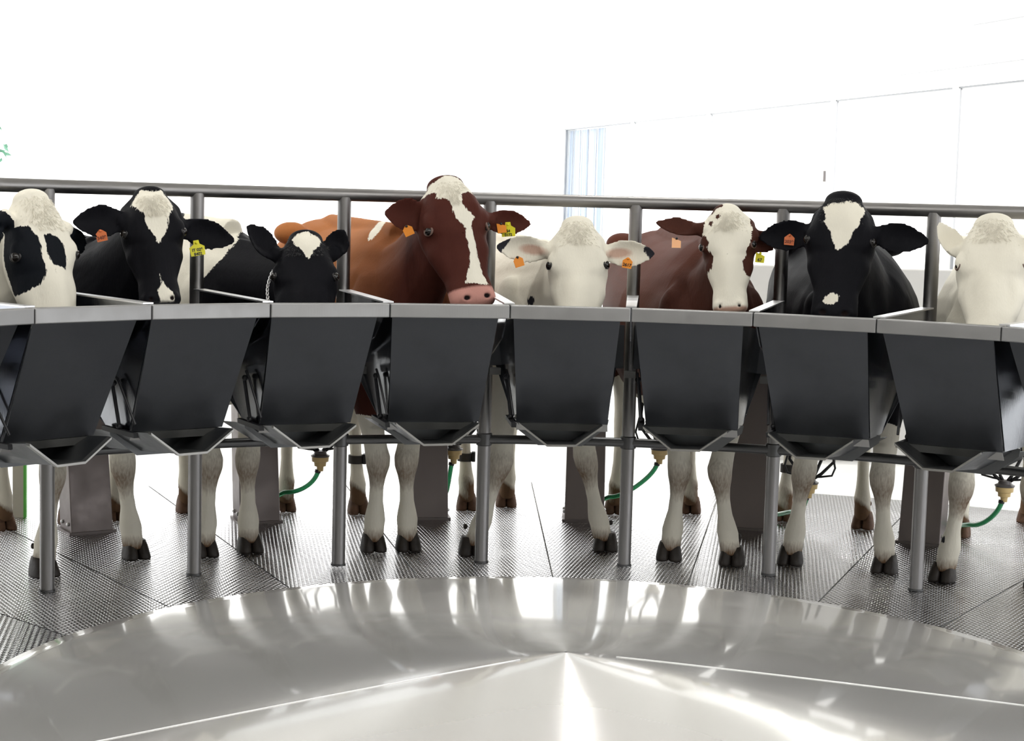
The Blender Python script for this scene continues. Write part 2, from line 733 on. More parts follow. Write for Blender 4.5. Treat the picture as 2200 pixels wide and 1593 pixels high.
for k in range(-4, 5):
    p0 = pol(RING, k, 0)
    if post_proto is None:
        post_proto = empty('rail_post')
        mb = MB()
        mb.tube([(0, 0, .008), (0, 0, 1.68)], .0305, 20)
        mb.build('tube', M_PIPE, post_proto, smooth=False, auto=40)
        mb = MB()
        mb.tube([(0, 0, .001), (0, 0, .010)], .0345, 20)
        mb.build('foot_ring', M_BAR, post_proto, auto=40)
        mb = MB()
        mb.lathe([(.031, .552), (.037, .556), (.037, .608), (.031, .612)], 20)
        mb.build('clamp', M_BAR, post_proto, auto=40)
        r = post_proto
    else:
        r = post_proto.copy()
        COL.objects.link(r)
        for ch in post_proto.children:
            c = ch.copy()
            COL.objects.link(c)
            c.parent = r
    r.location = p0
    tag(r, 'round steel post '+post_where[k], 'post', 'round posts under the curved rail')

# ------------------------------------------------------------------ feed troughs
TOP_Z, RIM_B = 1.2556, 1.199
R_RIM = 2.484


def make_trough():
    """built for stall k = 0, standing in the ring's own frame"""
    t = empty('feed_trough')
    th = PHASE

    def P(R, fr, z):
        a = STEP*fr      # local frame: the joint's radius runs along +Y
        return np.array([R*math.sin(a), R*math.cos(a), z])
    # front panel with a folded lower edge
    ft = [P(2.515, .035, 1.21), P(2.515, .915, 1.21)]
    fb = [P(2.775, .14, .735), P(2.775, .842, .735)]
    m1 = MB()
    nrm = unit(np.cross(ft[1]-ft[0], fb[0]-ft[0]))
    if nrm[1] > 0:
        nrm = -nrm
    m1.slab([ft[0], ft[1], fb[1], fb[0]], -nrm*.004)
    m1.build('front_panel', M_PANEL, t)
    # folded lip under the panel
    m2 = MB()
    m2.slab([fb[0]+nrm*.004, fb[1]+nrm*.004, P(2.79, .845, .70), P(2.79, .137, .70)], np.array([0, .004, 0]))
    m2.build('lower_lip', M_BRACKET, t)
    m2 = MB()
    m2.slab([P(2.95, .125, .733), P(2.95, .855, .733), P(2.95, .845, .70), P(2.95, .66, .612), P(2.95, .33, .612), P(2.95, .135, .70)], (0, .004, 0))
    m2.build('hopper_plate', M_TRAY, t)
    # two side panels
    for a0, a1 in ((.035, .14), (.915, .842)):
        mid = .5
        s = 1 if a0 < .5 else -1
        prof = [(2.535, 1.20), (3.3, 1.13), (3.3, .93), (3.2, .89), (3.0, .735), (2.80, .735)]
        pts = []
        for R, z in prof:
            q = (1.25-z)/(1.25-.735)
            pts.append(P(R, a0+(a1-a0)*q, z))
        off = (P(2.8, a0+.01, 1)-P(2.8, a0, 1))
        off = off/np.linalg.norm(off)*.004*s
        m3 = MB()
        m3.slab(pts, off)
        m3.build('side_panel', M_SIDE, t)
    # back and sloping bottom
    m4 = MB()
    m4.slab([P(3.3, .02, 1.13), P(3.3, .95, 1.13), P(3.3, .95, .93), P(3.3, .02, .93)], (0, .004, 0))
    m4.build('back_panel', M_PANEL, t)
    m5 = MB()
    m5.slab([P(2.775, .14, .735), P(2.775, .842, .735), P(3.0, .842, .735), P(3.0, .14, .735)], (0, 0, .004))
    m5.slab([P(3.0, .14, .735), P(3.0, .842, .735), P(3.3, .90, .93), P(3.3, .06, .93)], (0, 0, .004))
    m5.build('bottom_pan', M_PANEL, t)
    # rim: folded channel along the front
    m6 = MB()
    g = .0035
    r0, r1 = R_RIM, R_RIM+.05
    q = [P(r0, g, RIM_B), P(r0, 1-g, RIM_B), P(r1, 1-g, RIM_B), P(r1, g, RIM_B)]
    m6.slab(q, (0, 0, TOP_Z-RIM_B))
    m6.build('rim', M_RIM, t, bevel=.004)
    # bent tray below with its light front edge
    br = [(.125, .754), (.355, .664), (.585, .666), (.80, .750)]
    m7 = MB()
    for (f0, z0), (f1, z1) in zip(br, br[1:]):
        m7.slab([P(2.62, f0, z0), P(2.62, f1, z1), P(3.26, f1*.96+.02, z1-.06), P(3.26, f0*.96+.02, z0-.06)], (0, 0, -.003))
    m7.build('tray', M_TRAY, t)
    m8 = MB()
    for (f0, z0), (f1, z1) in zip(br, br[1:]):
        a_, b_ = P(2.6, f0, z0), P(2.6, f1, z1)
        m8.slab([a_, b_, b_+np.array([0, .024, 0]), a_+np.array([0, .024, 0])], (0, 0, -.009))
    m8.build('edge_strip', M_BRACKET, t)
    # closer: black rods on the left side panel

    def S(R, z, out=.02):
        qq = (1.25-z)/(1.25-.735)
        return P(R, .035+.105*qq, z)+np.array([-out, 0, 0])
    m9 = MB()
    m9.tube([S(2.86, .915), S(2.84, .76)], .0075, 10)
    m9.build('closer_rod', M_RUBBER, t)
    m9 = MB()
    m9.tube([S(2.83, .955), S(2.80, .93), S(2.70, .775)], .0055, 8)
    m9.build('closer_rod', M_RUBBER, t)
    m9 = MB()
    m9.slab([S(2.97, .742, .012), S(2.70, .742, .012), S(2.70, .722, .012), S(2.97, .722, .012)], (-.02, 0, 0))
    m9.build('hinge_bar', M_RUBBER, t)
    for zz, rr_ in ((.925, 2.85), (.752, 2.84)):
        m9 = MB()
        m9.ball(S(rr_, zz), .013, n=6)
        m9.build('pivot', M_RUBBER, t, smooth=True)
    return t


def copy_tree(o, parent=None):
    c = o.copy()
    COL.objects.link(c)
    c.parent = parent
    for ch in o.children:
        copy_tree(ch, c)
    return c


trough_where = {
    -5: 'beside the spotted cow, first of the row',
    -4: 'under the spotted cow with a dark eye patch',
    -3: 'under the black cow with the white wedge blaze',
    -2: 'under the chained black cow with the small white diamond',
    -1: 'under the red-brown cow with the long white blaze',
    0: 'under the cream-white cow with a tag in each ear',
    1: 'under the brown cow with the white face',
    2: 'under the black cow with the white heart-shaped forehead',
    3: 'under the untagged white cow with half-closed eyes',
    4: 'beyond the untagged white cow, last of the row'}
proto = make_trough()
for k in range(-5, 5):
    r = proto if k == -5 else copy_tree(proto)
    r.rotation_euler = (0, 0, -(PHASE+STEP*k))
    tag(r, 'steel feed trough '+trough_where[k], 'feed trough', 'feed troughs in the curved row')

# dividers: a standing sheet with a folded bright top, from rim joint to post
div_where = {
    -4: 'on the far side of the spotted cow',
    -3: 'between the spotted and the wedge-blazed cow',
    -2: 'between the wedge-blazed and the chained black cow',
    -1: 'between the chained black and the red-brown cow',
    0: 'between the pink nose and the cream-white cow',
    1: 'between the cream-white and the white-faced brown cow',
    2: 'between the white-faced brown and the heart-marked cow',
    3: 'between the heart-marked and the half-asleep white cow',
    4: 'on the far side of the half-asleep white cow'}
dp = None
for k in range(-4, 5):
    if dp is None:
        dp = empty('trough_divider')
        m = MB()
        m.slab([(-.022, R_RIM+.03, 1.257), (.022, R_RIM+.03, 1.257), (.026, RING-.035, 1.262), (-.026, RING-.035, 1.262)], (0, 0, .006))
        m.build('top_flange', M_FLANGE, dp)
        m = MB()
        m.slab([(-.003, R_RIM+.052, 1.257), (-.003, RING-.045, 1.262), (-.003, RING-.045, .95), (-.003, R_RIM+.25, 1.10), (-.003, R_RIM+.052, 1.235)], (.006, 0, 0))
        m.build('sheet', M_SIDE, dp)
        m = MB()
        m.box(0, RING-.36, .935, .05, .03, .03)
        m.build('spacer', M_BAR, dp)
        r = dp
    else:
        r = copy_tree(dp)
    r.rotation_euler = (0, 0, -(PHASE+STEP*k))
    tag(r, 'bright-topped steel divider plate '+div_where[k], 'divider', 'divider plates between the troughs')

# ------------------------------------------------------------------ steel box columns behind
cols = [(-2.16, 'beside the foreleg of the wedge-blazed black cow'),
        (-1.19, 'behind the forelegs of the chained black cow'),
        (-.19, 'beside the forelegs of the red-brown cow'),
        (.745, 'behind the bent foreleg of the cream-white cow'),
        (1.705, 'beside the forelegs of the white-faced brown cow'),
        (2.71, 'beside the forelegs of the heart-marked black cow'),
        (3.7, 'beyond the untagged white cow, last of the row')]
cp = None
for kf, wh in cols:
    if cp is None:
        cp = empty('box_column')
        m = MB()
        z1 = .92
        ln = .16
        b0 = [(-.105, 4.42, 0), (.105, 4.42, 0), (.105, 4.60, 0), (-.105, 4.60, 0)]
        t0 = [(-.100, 4.42+ln, z1), (.100, 4.42+ln, z1), (.100, 4.60+ln, z1), (-.100, 4.60+ln, z1)]
        m.add(b0+t0, [(0, 3, 2, 1), (4, 5, 6, 7), (0, 1, 5, 4), (1, 2, 6, 5), (2, 3, 7, 6), (3, 0, 4, 7)])
        m.build('box_tube', M_COLUMN, cp, bevel=.004)
        m = MB()
        m.box(0, 4.51, .006, .235, .20, .012)
        m.build('base_plate', M_COLUMN, cp)
        for dx in (-.108, .108):
            for dy in (4.46, 4.55):
                m = MB()
                m.ball((dx, dy+.008, .045), .010, n=6)
                m.build('bolt', M_FLANGE, cp, smooth=True)
        r = cp
    else:
        r = copy_tree(cp)
    r.rotation_euler = (0, 0, -(PHASE+STEP*kf))
    tag(r, 'slanted steel box column '+wh, 'column', 'box columns between the cows')

# ------------------------------------------------------------------ cone in the middle
DC = (-.125, .03)
cone = empty('centre_cone', (DC[0], DC[1], 0))
RC, ZE, ZA = 1.71, .285, .455
prof = [(.004, ZA)]
for i in range(1, 25):
    r = RC*.965*i/24
    prof.append((r, ZA-(ZA-ZE-.008)*(r/RC)**1.12))
for g in range(1, 9):
    a = g/8*PI*.62
    prof.append((RC*.965+.06*math.sin(a), ZE+.0-.0+(.012)-.06*(1-math.cos(a))-.008))
prof.append((RC+.0, .12))
m = MB()
m.lathe(prof, 160)
m.build('cone_sheet', M_DOME, cone, smooth=True)
m = MB()
m.lathe([(RC-.02, .14), (RC-.02, .0)], 120)
m.build('skirt', M_TRAY, cone, smooth=True)
for (x, y) in ((0, 1580), (2200, 1486)):
    e = on_z(x, y, .38)
    d = unit((e-np.array([DC[0], DC[1], 0]))*np.array([1, 1, 0]))
    s_ = np.array([-d[1], d[0], 0])
    pts = []
    for i in range(2, 25):
        r = RC*.965*i/24
        z = ZA-(ZA-ZE-.008)*(r/RC)**1.12
        pts.append(d*r+np.array([0, 0, z+.0002]))
    m = MB()
    m.tube(pts, .0022, 6)
    m.build('weld_seam', M_FLANGE, cone, smooth=True)
tag(cone, 'large low polished steel cone inside the ring of troughs', 'cone')

# ------------------------------------------------------------------ cows
def interp(tab, x):
    xs = [t[0] for t in tab]
    return [float(np.interp(x, xs, [t[i] for t in tab])) for i in range(1, len(tab[0]))]


def sup(c, e):
    return math.copysign(abs(c)**(2.0/e), c)


HEAD_TAB = [  # v (share of length), half width, front n, back n, exponent
    (0.00, .040, -.055, -.090, 2.0),
    (0.03, .062, -.030, -.125, 2.0),
    (0.08, .080, -.012, -.160, 2.2),
    (0.15, .098, -.002, -.195, 2.5),
    (0.24, .116, .002, -.225, 2.7),
    (0.33, .128, .000, -.240, 2.7),
    (0.40, .127, -.002, -.245, 2.6),
    (0.48, .119, -.004, -.240, 2.5),
    (0.57, .109, -.006, -.215, 2.4),
    (0.67, .097, -.008, -.180, 2.3),
    (0.77, .087, -.008, -.150, 2.3),
    (0.86, .084, -.002, -.130, 2.5),
    (0.93, .086, .004, -.120, 2.6),
    (0.97, .079, .000, -.110, 2.5),
    (1.00, .054, -.018, -.085, 2.2)]


def poly_sdf(P2, poly):
    """signed distance to a polygon, inside positive; P2 (n,2)"""
    poly = np.asarray(poly, float)
    n = len(poly)
    d = np.full(len(P2), 1e9)
    inside = np.zeros(len(P2), bool)
    for i in range(n):
        a, b = poly[i], poly[(i+1) % n]
        ab = b-a
        t = np.clip(((P2-a)@ab)/(ab@ab+1e-12), 0, 1)
        q = a+t[:, None]*ab
        d = np.minimum(d, np.hypot(*(P2-q).T))
        cond = (a[1] > P2[:, 1]) != (b[1] > P2[:, 1])
        xx = (b[0]-a[0])*(P2[:, 1]-a[1])/(b[1]-a[1]+1e-12)+a[0]
        inside ^= cond & (P2[:, 0] < xx)
    return np.where(inside, d, -d)


def fbm(P, scale, seed=0.0):
    out = np.empty(len(P))
    for i, p in enumerate(P):
        out[i] = noise.noise(Vector((p[0]*scale+seed, p[1]*scale, p[2]*scale)))
    return out


VOX = .0085
MATS = {
    'black': coat_mat('black_and_white_coat', (.005, .005, .0065), muzzle=(.03, .03, .032)),
    'spotted': coat_mat('spotted_coat', (.005, .006, .008), muzzle=(.3, .2, .17)),
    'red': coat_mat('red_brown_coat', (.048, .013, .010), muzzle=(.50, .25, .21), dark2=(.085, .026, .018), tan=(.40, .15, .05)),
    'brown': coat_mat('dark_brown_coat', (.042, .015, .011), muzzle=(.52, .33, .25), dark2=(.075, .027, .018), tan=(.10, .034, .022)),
    'cream': coat_mat('cream_white_coat', (.02, .02, .025), muzzle=(.55, .38, .3)),
}


def make_cow(c):
    """one cow: a remeshed continuous body with hooves, eyes, tags as children"""
    S = c.get('hs', 1.0)
    r_poll, r_nose = c.get('rp', 3.02), c.get('rn', 2.88)
    poll = on_r(*c['poll'], r_poll)
    nose = on_r(*c['nose'], r_nose)
    vd = unit(nose-poll)
    L = float(np.linalg.norm(nose-poll))
    tocam = CAM-poll
    n0 = unit(tocam-np.dot(tocam, vd)*vd)
    u0 = np.cross(vd, n0)
    # u0 should point to the picture's right
    if np.dot(u0, RGT) < 0:
        u0 = -u0
    ya = math.radians(c.get('turn', 0.0))     # + turns the face to the picture's right
    nn = unit(n0*math.cos(ya)+u0*math.sin(ya))
    uu = unit(u0*math.cos(ya)-n0*math.sin(ya))

    def HP(u, v, n):      # head-local point (v as a share of the length)
        return poll+uu*u+vd*(v*L)+nn*n
    fw = c.get('fw', 1.0)
    mb = MB()
    rings = []
    for i in range(44):
        v = i/43
        a, nf, nb, e = interp(HEAD_TAB, v)
        a *= S*fw
        nf *= S
        nb *= S
        cn, hn = (nf+nb)/2, (nf-nb)/2
        ring = []
        for j in range(32):
            g = 2*PI*j/32
            cu, sn = math.cos(g), math.sin(g)
            uvv = a*sup(cu, e)
            nv = hn*sup(sn, e)
            # jaw narrows toward the back, bridge narrows at the front below the eyes
            if nv < 0:
                uvv *= 1-.34*(-nv/hn)**1.6
            elif v > .42:
                uvv *= 1-.15*(nv/hn)**2
            ring.append(HP(uvv, v, cn+nv))
        rings.append(ring)
    mb.loft(rings)
    for sgn in (-1, 1):
        mb.ball(HP(sgn*.094*S*fw, .335, -.055*S), .036*S, .048*S, .036*S, frame=np.array([uu, vd, nn]))
        mb.ball(HP(sgn*.046*S, .925, -.026*S), .030*S, .030*S, .030*S, frame=np.array([uu, vd, nn]))
    # poll knob
    mb.ball(HP(0, .035, -.085*S), .070*S*fw, .045*S, .055*S, frame=np.array([uu, vd, nn]))
    # lower jaw and chin
    mb.ball(HP(0, .90, -.110*S), .055*S, .05*S, .035*S, frame=np.array([uu, vd, nn]))
    # ears
    ear_info = []
    for (bx, by), (tx, ty), wd, rt, tw in c['ears']:
        Bp = on_r(bx, by, r_poll+.05)
        Tp = on_r(tx, ty, rt)
        ax = unit(Tp-Bp)
        Bp = Bp-ax*.045
        Le = float(np.linalg.norm(Tp-Bp))
        N = CAM-Bp
        N = unit(N-np.dot(N, ax)*ax)
        Wv = np.cross(ax, N)
        if Wv[2] < 0:
            Wv = -Wv
        tr = math.radians(tw)
        N, Wv = unit(N*math.cos(tr)+Wv*math.sin(tr)), unit(Wv*math.cos(tr)-N*math.sin(tr))
        tab = [(0, .22, .017), (.12, .26, .017), (.26, .38, .015), (.42, .50, .012), (.58, .52, .0105), (.74, .43, .0095), (.88, .27, .009), (.96, .15, .0085), (1, .05, .008)]
        rr = []
        for i in range(22):
            s = i/21
            hw, thk = interp(tab, s)
            hw *= wd
            cup = .55*min(1, s*2.2)
            sag = -.012*math.sin(PI*s)
            front, back = [], []
            for j in range(11):
                t = -1+j/5.0
                edge = math.sqrt(max(0, 1-t*t*.9))
                p = Bp+ax*(Le*s)+Wv*(hw*t)+N*(cup*hw*(t*t-.5)+sag)
                front.append(p+N*thk*edge)
                back.append(p-N*thk*edge)
            rr.append(front+back[::-1])
        mb.loft(rr)
        sg_ = 1 if np.dot(Bp-poll, uu) > 0 else -1
        mb.tube([HP(sg_*.03*S, .07, -.10*S), HP(sg_*.085*S, .17, -.12*S), Bp+ax*.03, Bp+ax*.07], [.045, .045, .034, .02], 14)
        ear_info.append((Bp, ax, Le, Wv, N, wd))
    # positions of the feet
    ff = [on_z(x, y, 0) for x, y in c['front']]
    hf = [on_z(x, y, 0) for x, y in c['hind']]
    fm = (ff[0]+ff[1])/2
    hm = (hf[0]+hf[1])/2
    if 'fm' in c:
        fm = on_z(*c['fm'], 0)
    axd = unit(hm-fm)
    side = np.array([axd[1], -axd[0], 0])
    if np.dot(side, RGT) < 0:
        side = -side
    base = float(np.linalg.norm(hm-fm))
    zt = c.get('zt', 1.52)
    bw = c.get('bw', 1.0)
    body = [  # distance along, half width, top, bottom
        (-.24, .075, 1.22, .95),
        (-.20, .15, 1.34, .84),
        (-.12, .215, zt-.10, .74),
        (.0, .255, zt-.03, .70),
        (.15, .275, zt, .69),
        (.35, .32, zt-.01, .66),
        (.55, .355, zt-.02, .63),
        (.78, .355, zt-.02, .64),
        (base-.18, .335, zt, .74),
        (base, .32, zt+.02, .86),
        (base+.14, .28, zt, .95),
        (base+.25, .19, zt-.06, 1.02),
        (base+.30, .07, zt-.14, 1.12)]
    rings = []
    for i in range(40):
        d = -.24+(base+.54)*i/39
        hw, zt_, zb_ = interp(body, d)
        hw *= bw
        cz, hh = (zt_+zb_)/2, (zt_-zb_)/2
        ring = []
        for j in range(36):
            g = 2*PI*j/36
            x, z = hw*sup(math.cos(g), 2.3), hh*sup(math.sin(g), 2.2)
            if z > 0:
                x *= 1-(.38-.20*min(1, max(0, (d-.4)/.5)))*(z/hh)**2.4
            ring.append(fm+axd*d+side*x+np.array([0, 0, cz+z]))
        rings.append(ring)
    mb.loft(rings)
    # spine, hip and shoulder points
    mb.tube([fm+axd*(-.02)+np.array([0, 0, zt-.035]), fm+axd*.3+np.array([0, 0, zt-.02]), fm+axd*(base-.1)+np.array([0, 0, zt-.005]),
             fm+axd*(base+.2)+np.array([0, 0, zt-.05])], [.05, .045, .05, .04], 12)
    for sgn in (-1, 1):
        mb.ball(fm+axd*(base-.16)+side*sgn*.24*bw+np.array([0, 0, zt-.06]), .09, .09, .06)
        mb.ball(fm+axd*(-.05)+side*sgn*.15*bw+np.array([0, 0, 1.10]), .11, .11, .24)
    # neck
    n_start = HP(0, .24, -.15*S)
    top_att = HP(0, .10, -.12*S)
    n_end = fm+axd*.02+np.array([0, 0, (zt+.80)/2+.03])
    d_in = unit((n_start-nn*.2+np.array([0, 0, .0]))-n_start)
    m1 = n_start-nn*.18+vd*.02
    m2 = n_end-axd*.22+np.array([0, 0, .06])
    rings = []
    NN = 18
    for i in range(NN+1):
        t = i/NN
        p = (1-t)**3*n_start+3*(1-t)**2*t*m1+3*(1-t)*t*t*m2+t**3*n_end
        dp_ = 3*(1-t)**2*(m1-n_start)+6*(1-t)*t*(m2-m1)+3*t*t*(n_end-m2)
        tg = unit(dp_)
        sd_ = unit(np.cross(tg, np.array([0, 0, 1.0])))
        up_ = np.cross(sd_, tg)
        a = interp([(0, .078*S), (.25, .085*S), (.55, .115), (.8, .165), (1, .22)], t)[0]
        b_ = interp([(0, .115*S), (.25, .15*S), (.55, .20), (.8, .26), (1, .33)], t)[0]
        ring = []
        for j in range(28):
            g = 2*PI*j/28
            zz = math.sin(g)
            xx = math.cos(g)*(1-.22*abs(zz)**3)
            dl = .03*math.sin(PI*t) if zz < -.5 else 0
            ring.append(p+sd_*a*xx+up_*(b_*zz-dl))
        rings.append(ring)
    mb.loft(rings)
    # legs
    leg_axes = []

    def leg(foot, knee, topp, tab, hindleg):
        rings = []
        toe = -unit(np.array([foot[0], foot[1], 0]))       # towards the middle of the ring
        latd = np.array([-toe[1], toe[0], 0])
        for (z, a, b_, off) in tab:
            kz = knee[2]
            if z <= kz:
                q = z/kz
                xy = foot[:2]+(knee[:2]-foot[:2])*q
            else:
                q = (z-kz)/(topp[2]-kz)
                xy = knee[:2]+(topp[:2]-knee[:2])*min(1, q)
            cpt = np.array([xy[0], xy[1], z])-toe*off
            rings.append([cpt+latd*a*math.cos(2*PI*j/18)+toe*b_*math.sin(2*PI*j/18) for j in range(18)])
        mb.loft(rings)
        return toe, latd
    FT = [(z_, a_*1.12, b_*1.1, o_) for z_, a_, b_, o_ in [(.045, .040, .048, .012), (.075, .044, .050, .014), (.11, .043, .047, .012), (.15, .046, .050, .010), (.19, .040, .043, .006), (.24, .031, .035, .002),
          (.31, .030, .034, 0), (.36, .037, .040, -.002), (.41, .050, .050, -.006), (.455, .054, .053, -.008), (.50, .050, .050, 0), (.56, .049, .055, .01),
          (.66, .058, .07, .01), (.78, .07, .09, 0), (.95, .075, .11, 0), (1.1, .06, .09, 0)]]
    HT = [(.045, .042, .05, .0), (.08, .045, .052, .0), (.12, .042, .047, .0), (.16, .045, .048, .0), (.21, .036, .040, .01), (.28, .031, .036, .03),
          (.36, .032, .040, .05), (.43, .038, .055, .07), (.50, .044, .07, .085), (.56, .046, .075, .07), (.64, .055, .09, .03), (.75, .075, .13, -.02),
          (.9, .10, .17, -.05), (1.1, .10, .18, -.05)]
    hooves = []
    for i, (fx, fy) in enumerate(c['front']):
        foot = ff[i]
        rr_ = math.hypot(foot[0], foot[1])
        kn = on_r(*c['knees'][i], rr_+.0)
        kn[2] = .44
        sgn = -1 if i == 0 else 1
        topp = fm+side*sgn*.17+axd*.02
        topp[2] = .95
        t_, l_ = leg(foot, kn, topp, FT, False)
        hooves.append((foot, t_, l_, M_HOOF, 1.0))
    for i in range(2):
        foot = hf[i]
        sgn = -1 if i == 0 else 1
        topp = hm+side*sgn*.16
        topp[2] = 1.0
        kn = foot+(topp-foot)*.45
        kn[2] = .48
        t_, l_ = leg(foot, kn, topp, HT, True)
        hooves.append((foot, t_, l_, M_HOOFB, .95))
        leg_axes.append((foot, kn))
    # udder
    mb.ball(hm-axd*.12+np.array([0, 0, .74]), .15, .17, .15)
    # ---- remesh to one continuous skin
    me = bpy.data.meshes.new('cow_raw')
    me.from_pydata(mb.v, [], mb.f)
    tmp = bpy.data.objects.new('cow_raw', me)
    COL.objects.link(tmp)
    rm = tmp.modifiers.new('r', 'REMESH')
    rm.mode = 'VOXEL'
    rm.voxel_size = VOX
    sm = tmp.modifiers.new('s', 'SMOOTH')
    sm.factor = .5
    sm.iterations = 5
    dg = bpy.context.evaluated_depsgraph_get()
    dg.update()
    res = bpy.data.meshes.new_from_object(tmp.evaluated_get(dg))
    bpy.data.objects.remove(tmp)
    nv = len(res.vertices)
    co = np.empty(nv*3)
    res.vertices.foreach_get('co', co)
    co = co.reshape(-1, 3)
    # head-local coordinates
    rel = co-poll
    hu, hv, hn_ = rel@uu, (rel@vd)/L, rel@nn
    # bone relief of the face
    fr_ = (hn_ > -.14*S) & (hv > .02) & (hv < 1.0)
    au = np.abs(hu)/S

    def bell(x, m, w):
        return np.exp(-((x-m)/w)**2)
    rel_n = .007*bell(au, 0, .028)*np.clip((hv-.40)/.12, 0, 1)*np.clip((.90-hv)/.1, 0, 1)
    rel_n -= .010*bell(au, .066, .022)*bell(hv, .58, .13)
    rel_n += .008*bell(au, .088, .018)*bell(hv, .27, .07)
    rel_n -= .007*bell(au, 0, .045)*bell(hv, .30, .10)
    rel_n -= .006*bell(au, .05, .02)*bell(hv, .14, .06)
    rel_u = -.008*bell(hv, .455, .05)*bell(hn_/S, -.05, .05)
    rel_u += .006*bell(hv, .56, .05)*bell(hn_/S, -.09, .04)
    rel_u -= .008*bell(hv, .74, .07)*bell(hn_/S, -.07, .04)
    co += np.where(fr_, rel_n, 0)[:, None]*nn + (np.where(fr_, rel_u, 0)*np.sign(hu))[:, None]*uu
    # nostrils pressed in
    nost = np.full(nv, -1.0)
    for sgn in (-1, 1):
        d = np.sqrt(((hu-sgn*.042*S)/(c.get('nost', .0145)*S))**2+((hv-.935)*L/(.010*S))**2+((hn_+.008*S)/(.03*S))**2)
        w = np.clip(1.25-d, 0, 1)
        co -= nn*(w*.022)[:, None]
        nost = np.maximum(nost, (1-d)*.01)
    # folds of skin on neck and shoulder
    md = (hn_ < -.2)
    # slight irregularity of the flesh
    sel = co[:, 2] > .6
    nzv = np.zeros(nv)
    idx = np.nonzero(sel & md)[0]
    sub = co[idx]
    la = sub@side
    lo = sub@axd
    nz1 = np.sin(la*44+lo*12+sub[:, 2]*5+2.2*np.sin(sub[:, 2]*6+lo*4+la*5))
    amp = c.get('fold', .0065)
    nrm = np.empty(nv*3)
    res.vertices.foreach_get('normal', nrm)
    nrm = nrm.reshape(-1, 3)
    fade = np.clip(1-np.abs(((sub-fm)@axd)+.12)/.35, 0, 1)
    co[idx] += nrm[idx]*(nz1*amp*fade)[:, None]
    res.vertices.foreach_set('co', co.ravel())
    # ---- coat marks
    white = np.full(nv, -.5)
    wob = np.zeros(nv)
    # near-surface wobble, cheap trigonometric noise
    wob = .010*np.sin(co[:, 0]*61+1.3*np.sin(co[:, 2]*47))+.008*np.sin(co[:, 2]*83+1.7*np.sin(co[:, 0]*59+co[:, 1]*31))
    wob2 = .03*np.sin(co[:, 0]*13+1.3*np.sin(co[:, 2]*11))+.03*np.sin(co[:, 1]*14+1.7*np.sin(co[:, 2]*9))
    in_head = (hn_ > -.30*S) & (hv > -.12) & (hv < 1.1) & (np.abs(hu) < .17*S)
    ear_mask = np.zeros(nv, bool)
    ear_s = np.zeros(nv)
    for (Bp, ax, Le, Wv, N, wd) in ear_info:
        q = co-Bp
        s_ = (q@ax)/Le
        mk = (s_ > .10) & (s_ < 1.1) & (np.abs(q@Wv) < wd*.75) & (np.abs(q@N) < .07)
        ear_mask |= mk
        ear_s = np.where(mk, s_, ear_s)
    front_face = in_head & ~(ear_mask & (np.abs(hu) > .15*S))

    def facepoly(poly):
        """polygon given on the face plane through measured picture points"""
        pl = []
        for (x, y) in poly:
            q = on_plane(x, y, poll+nn*(-.02*S), nn)-poll
            pl.append((float(q@uu), float(q@vd)))
        s_ = poly_sdf(np.stack([hu, hv*L], 1), pl)+wob*.25
        return np.where(hn_ > c.get('facedepth', -.13)*S, s_, -np.abs(s_)-.03)
    base_white = c.get('white', False)
    if base_white:
        white[:] = .5
    for op in c.get('marks', []):
        kind = op[0]
        if kind == 'legs':
            s_ = op[1]-co[:, 2]+wob2
            white = np.maximum(white, s_)
        elif kind == 'face+':
            white = np.maximum(white, facepoly(op[1]))
        elif kind == 'face-':
            white = np.minimum(white, -facepoly(op[1]))
        elif kind == 'head+':
            s_ = np.where(in_head & ~ear_mask, .05, -.05)
            s_ = np.where(in_head, np.minimum(.05, (hn_+op[1]*S)), -.05)
            white = np.maximum(white, np.where(ear_mask, -.05, s_))
        elif kind in ('ball+', 'ball-'):
            _, (x, y), R_, rad = op
            ctr = on_r(x, y, R_)
            s_ = rad-np.linalg.norm(co-ctr, axis=1)+wob2*min(1, rad*4)
            white = np.maximum(white, s_) if kind == 'ball+' else np.minimum(white, -s_)
        elif kind == 'side+':
            hz = unit(np.array([fm[0]-CAM[0], fm[1]-CAM[1], 0]))
            lt = np.array([hz[1], -hz[0], 0])
            pl = []
            for (x, y) in op[1]:
                q = on_plane(x, y, fm, hz)
                pl.append((float((q-fm)@lt), float(q[2])))
            s_ = poly_sdf(np.stack([(co-fm)@lt, co[:, 2]], 1), pl)+wob2*.3
            white = np.maximum(white, np.where(hn_ < -.25*S, s_, -.5))
        elif kind == 'rear+':
            dd_ = (co-fm)@axd-.6*((co-fm)@side)+wob2*2
            s_ = np.where(co[:, 2] > .7, (dd_-op[1])*.6, -.5)
            white = np.maximum(white, s_)
        elif kind == 'ears-':
            white = np.where(ear_mask & (np.abs(hu) > .10*S), -.05, white)
        elif kind == 'eartips-':
            white = np.where(ear_mask, np.minimum(white, (op[1]-ear_s)*.12+wob*.6), white)
        elif kind == 'band+':   # slanting white streak on the shoulder
            _, (x0, y0), (x1, y1), R_, wdt = op
            a_, b_ = on_r(x0, y0, R_), on_r(x1, y1, R_)
            ab = b_-a_
            t = np.clip(((co-a_)@ab)/(ab@ab), 0, 1)
            dd = np.linalg.norm((co-(a_+t[:, None]*ab))*np.array([1, .35, 1]), axis=1)
            white = np.maximum(white, wdt*(1-.6*t)-dd)
    at = res.attributes.new('white', 'FLOAT', 'POINT')
    at.data.foreach_set('value', white)
    mz = np.full(nv, -.5)
    if c.get('muzzle', True):
        s_ = (hv-c.get('mz0', .90))*L+.0*hu
        mz = np.where(in_head & ~ear_mask, np.minimum(s_, .05), -.5)
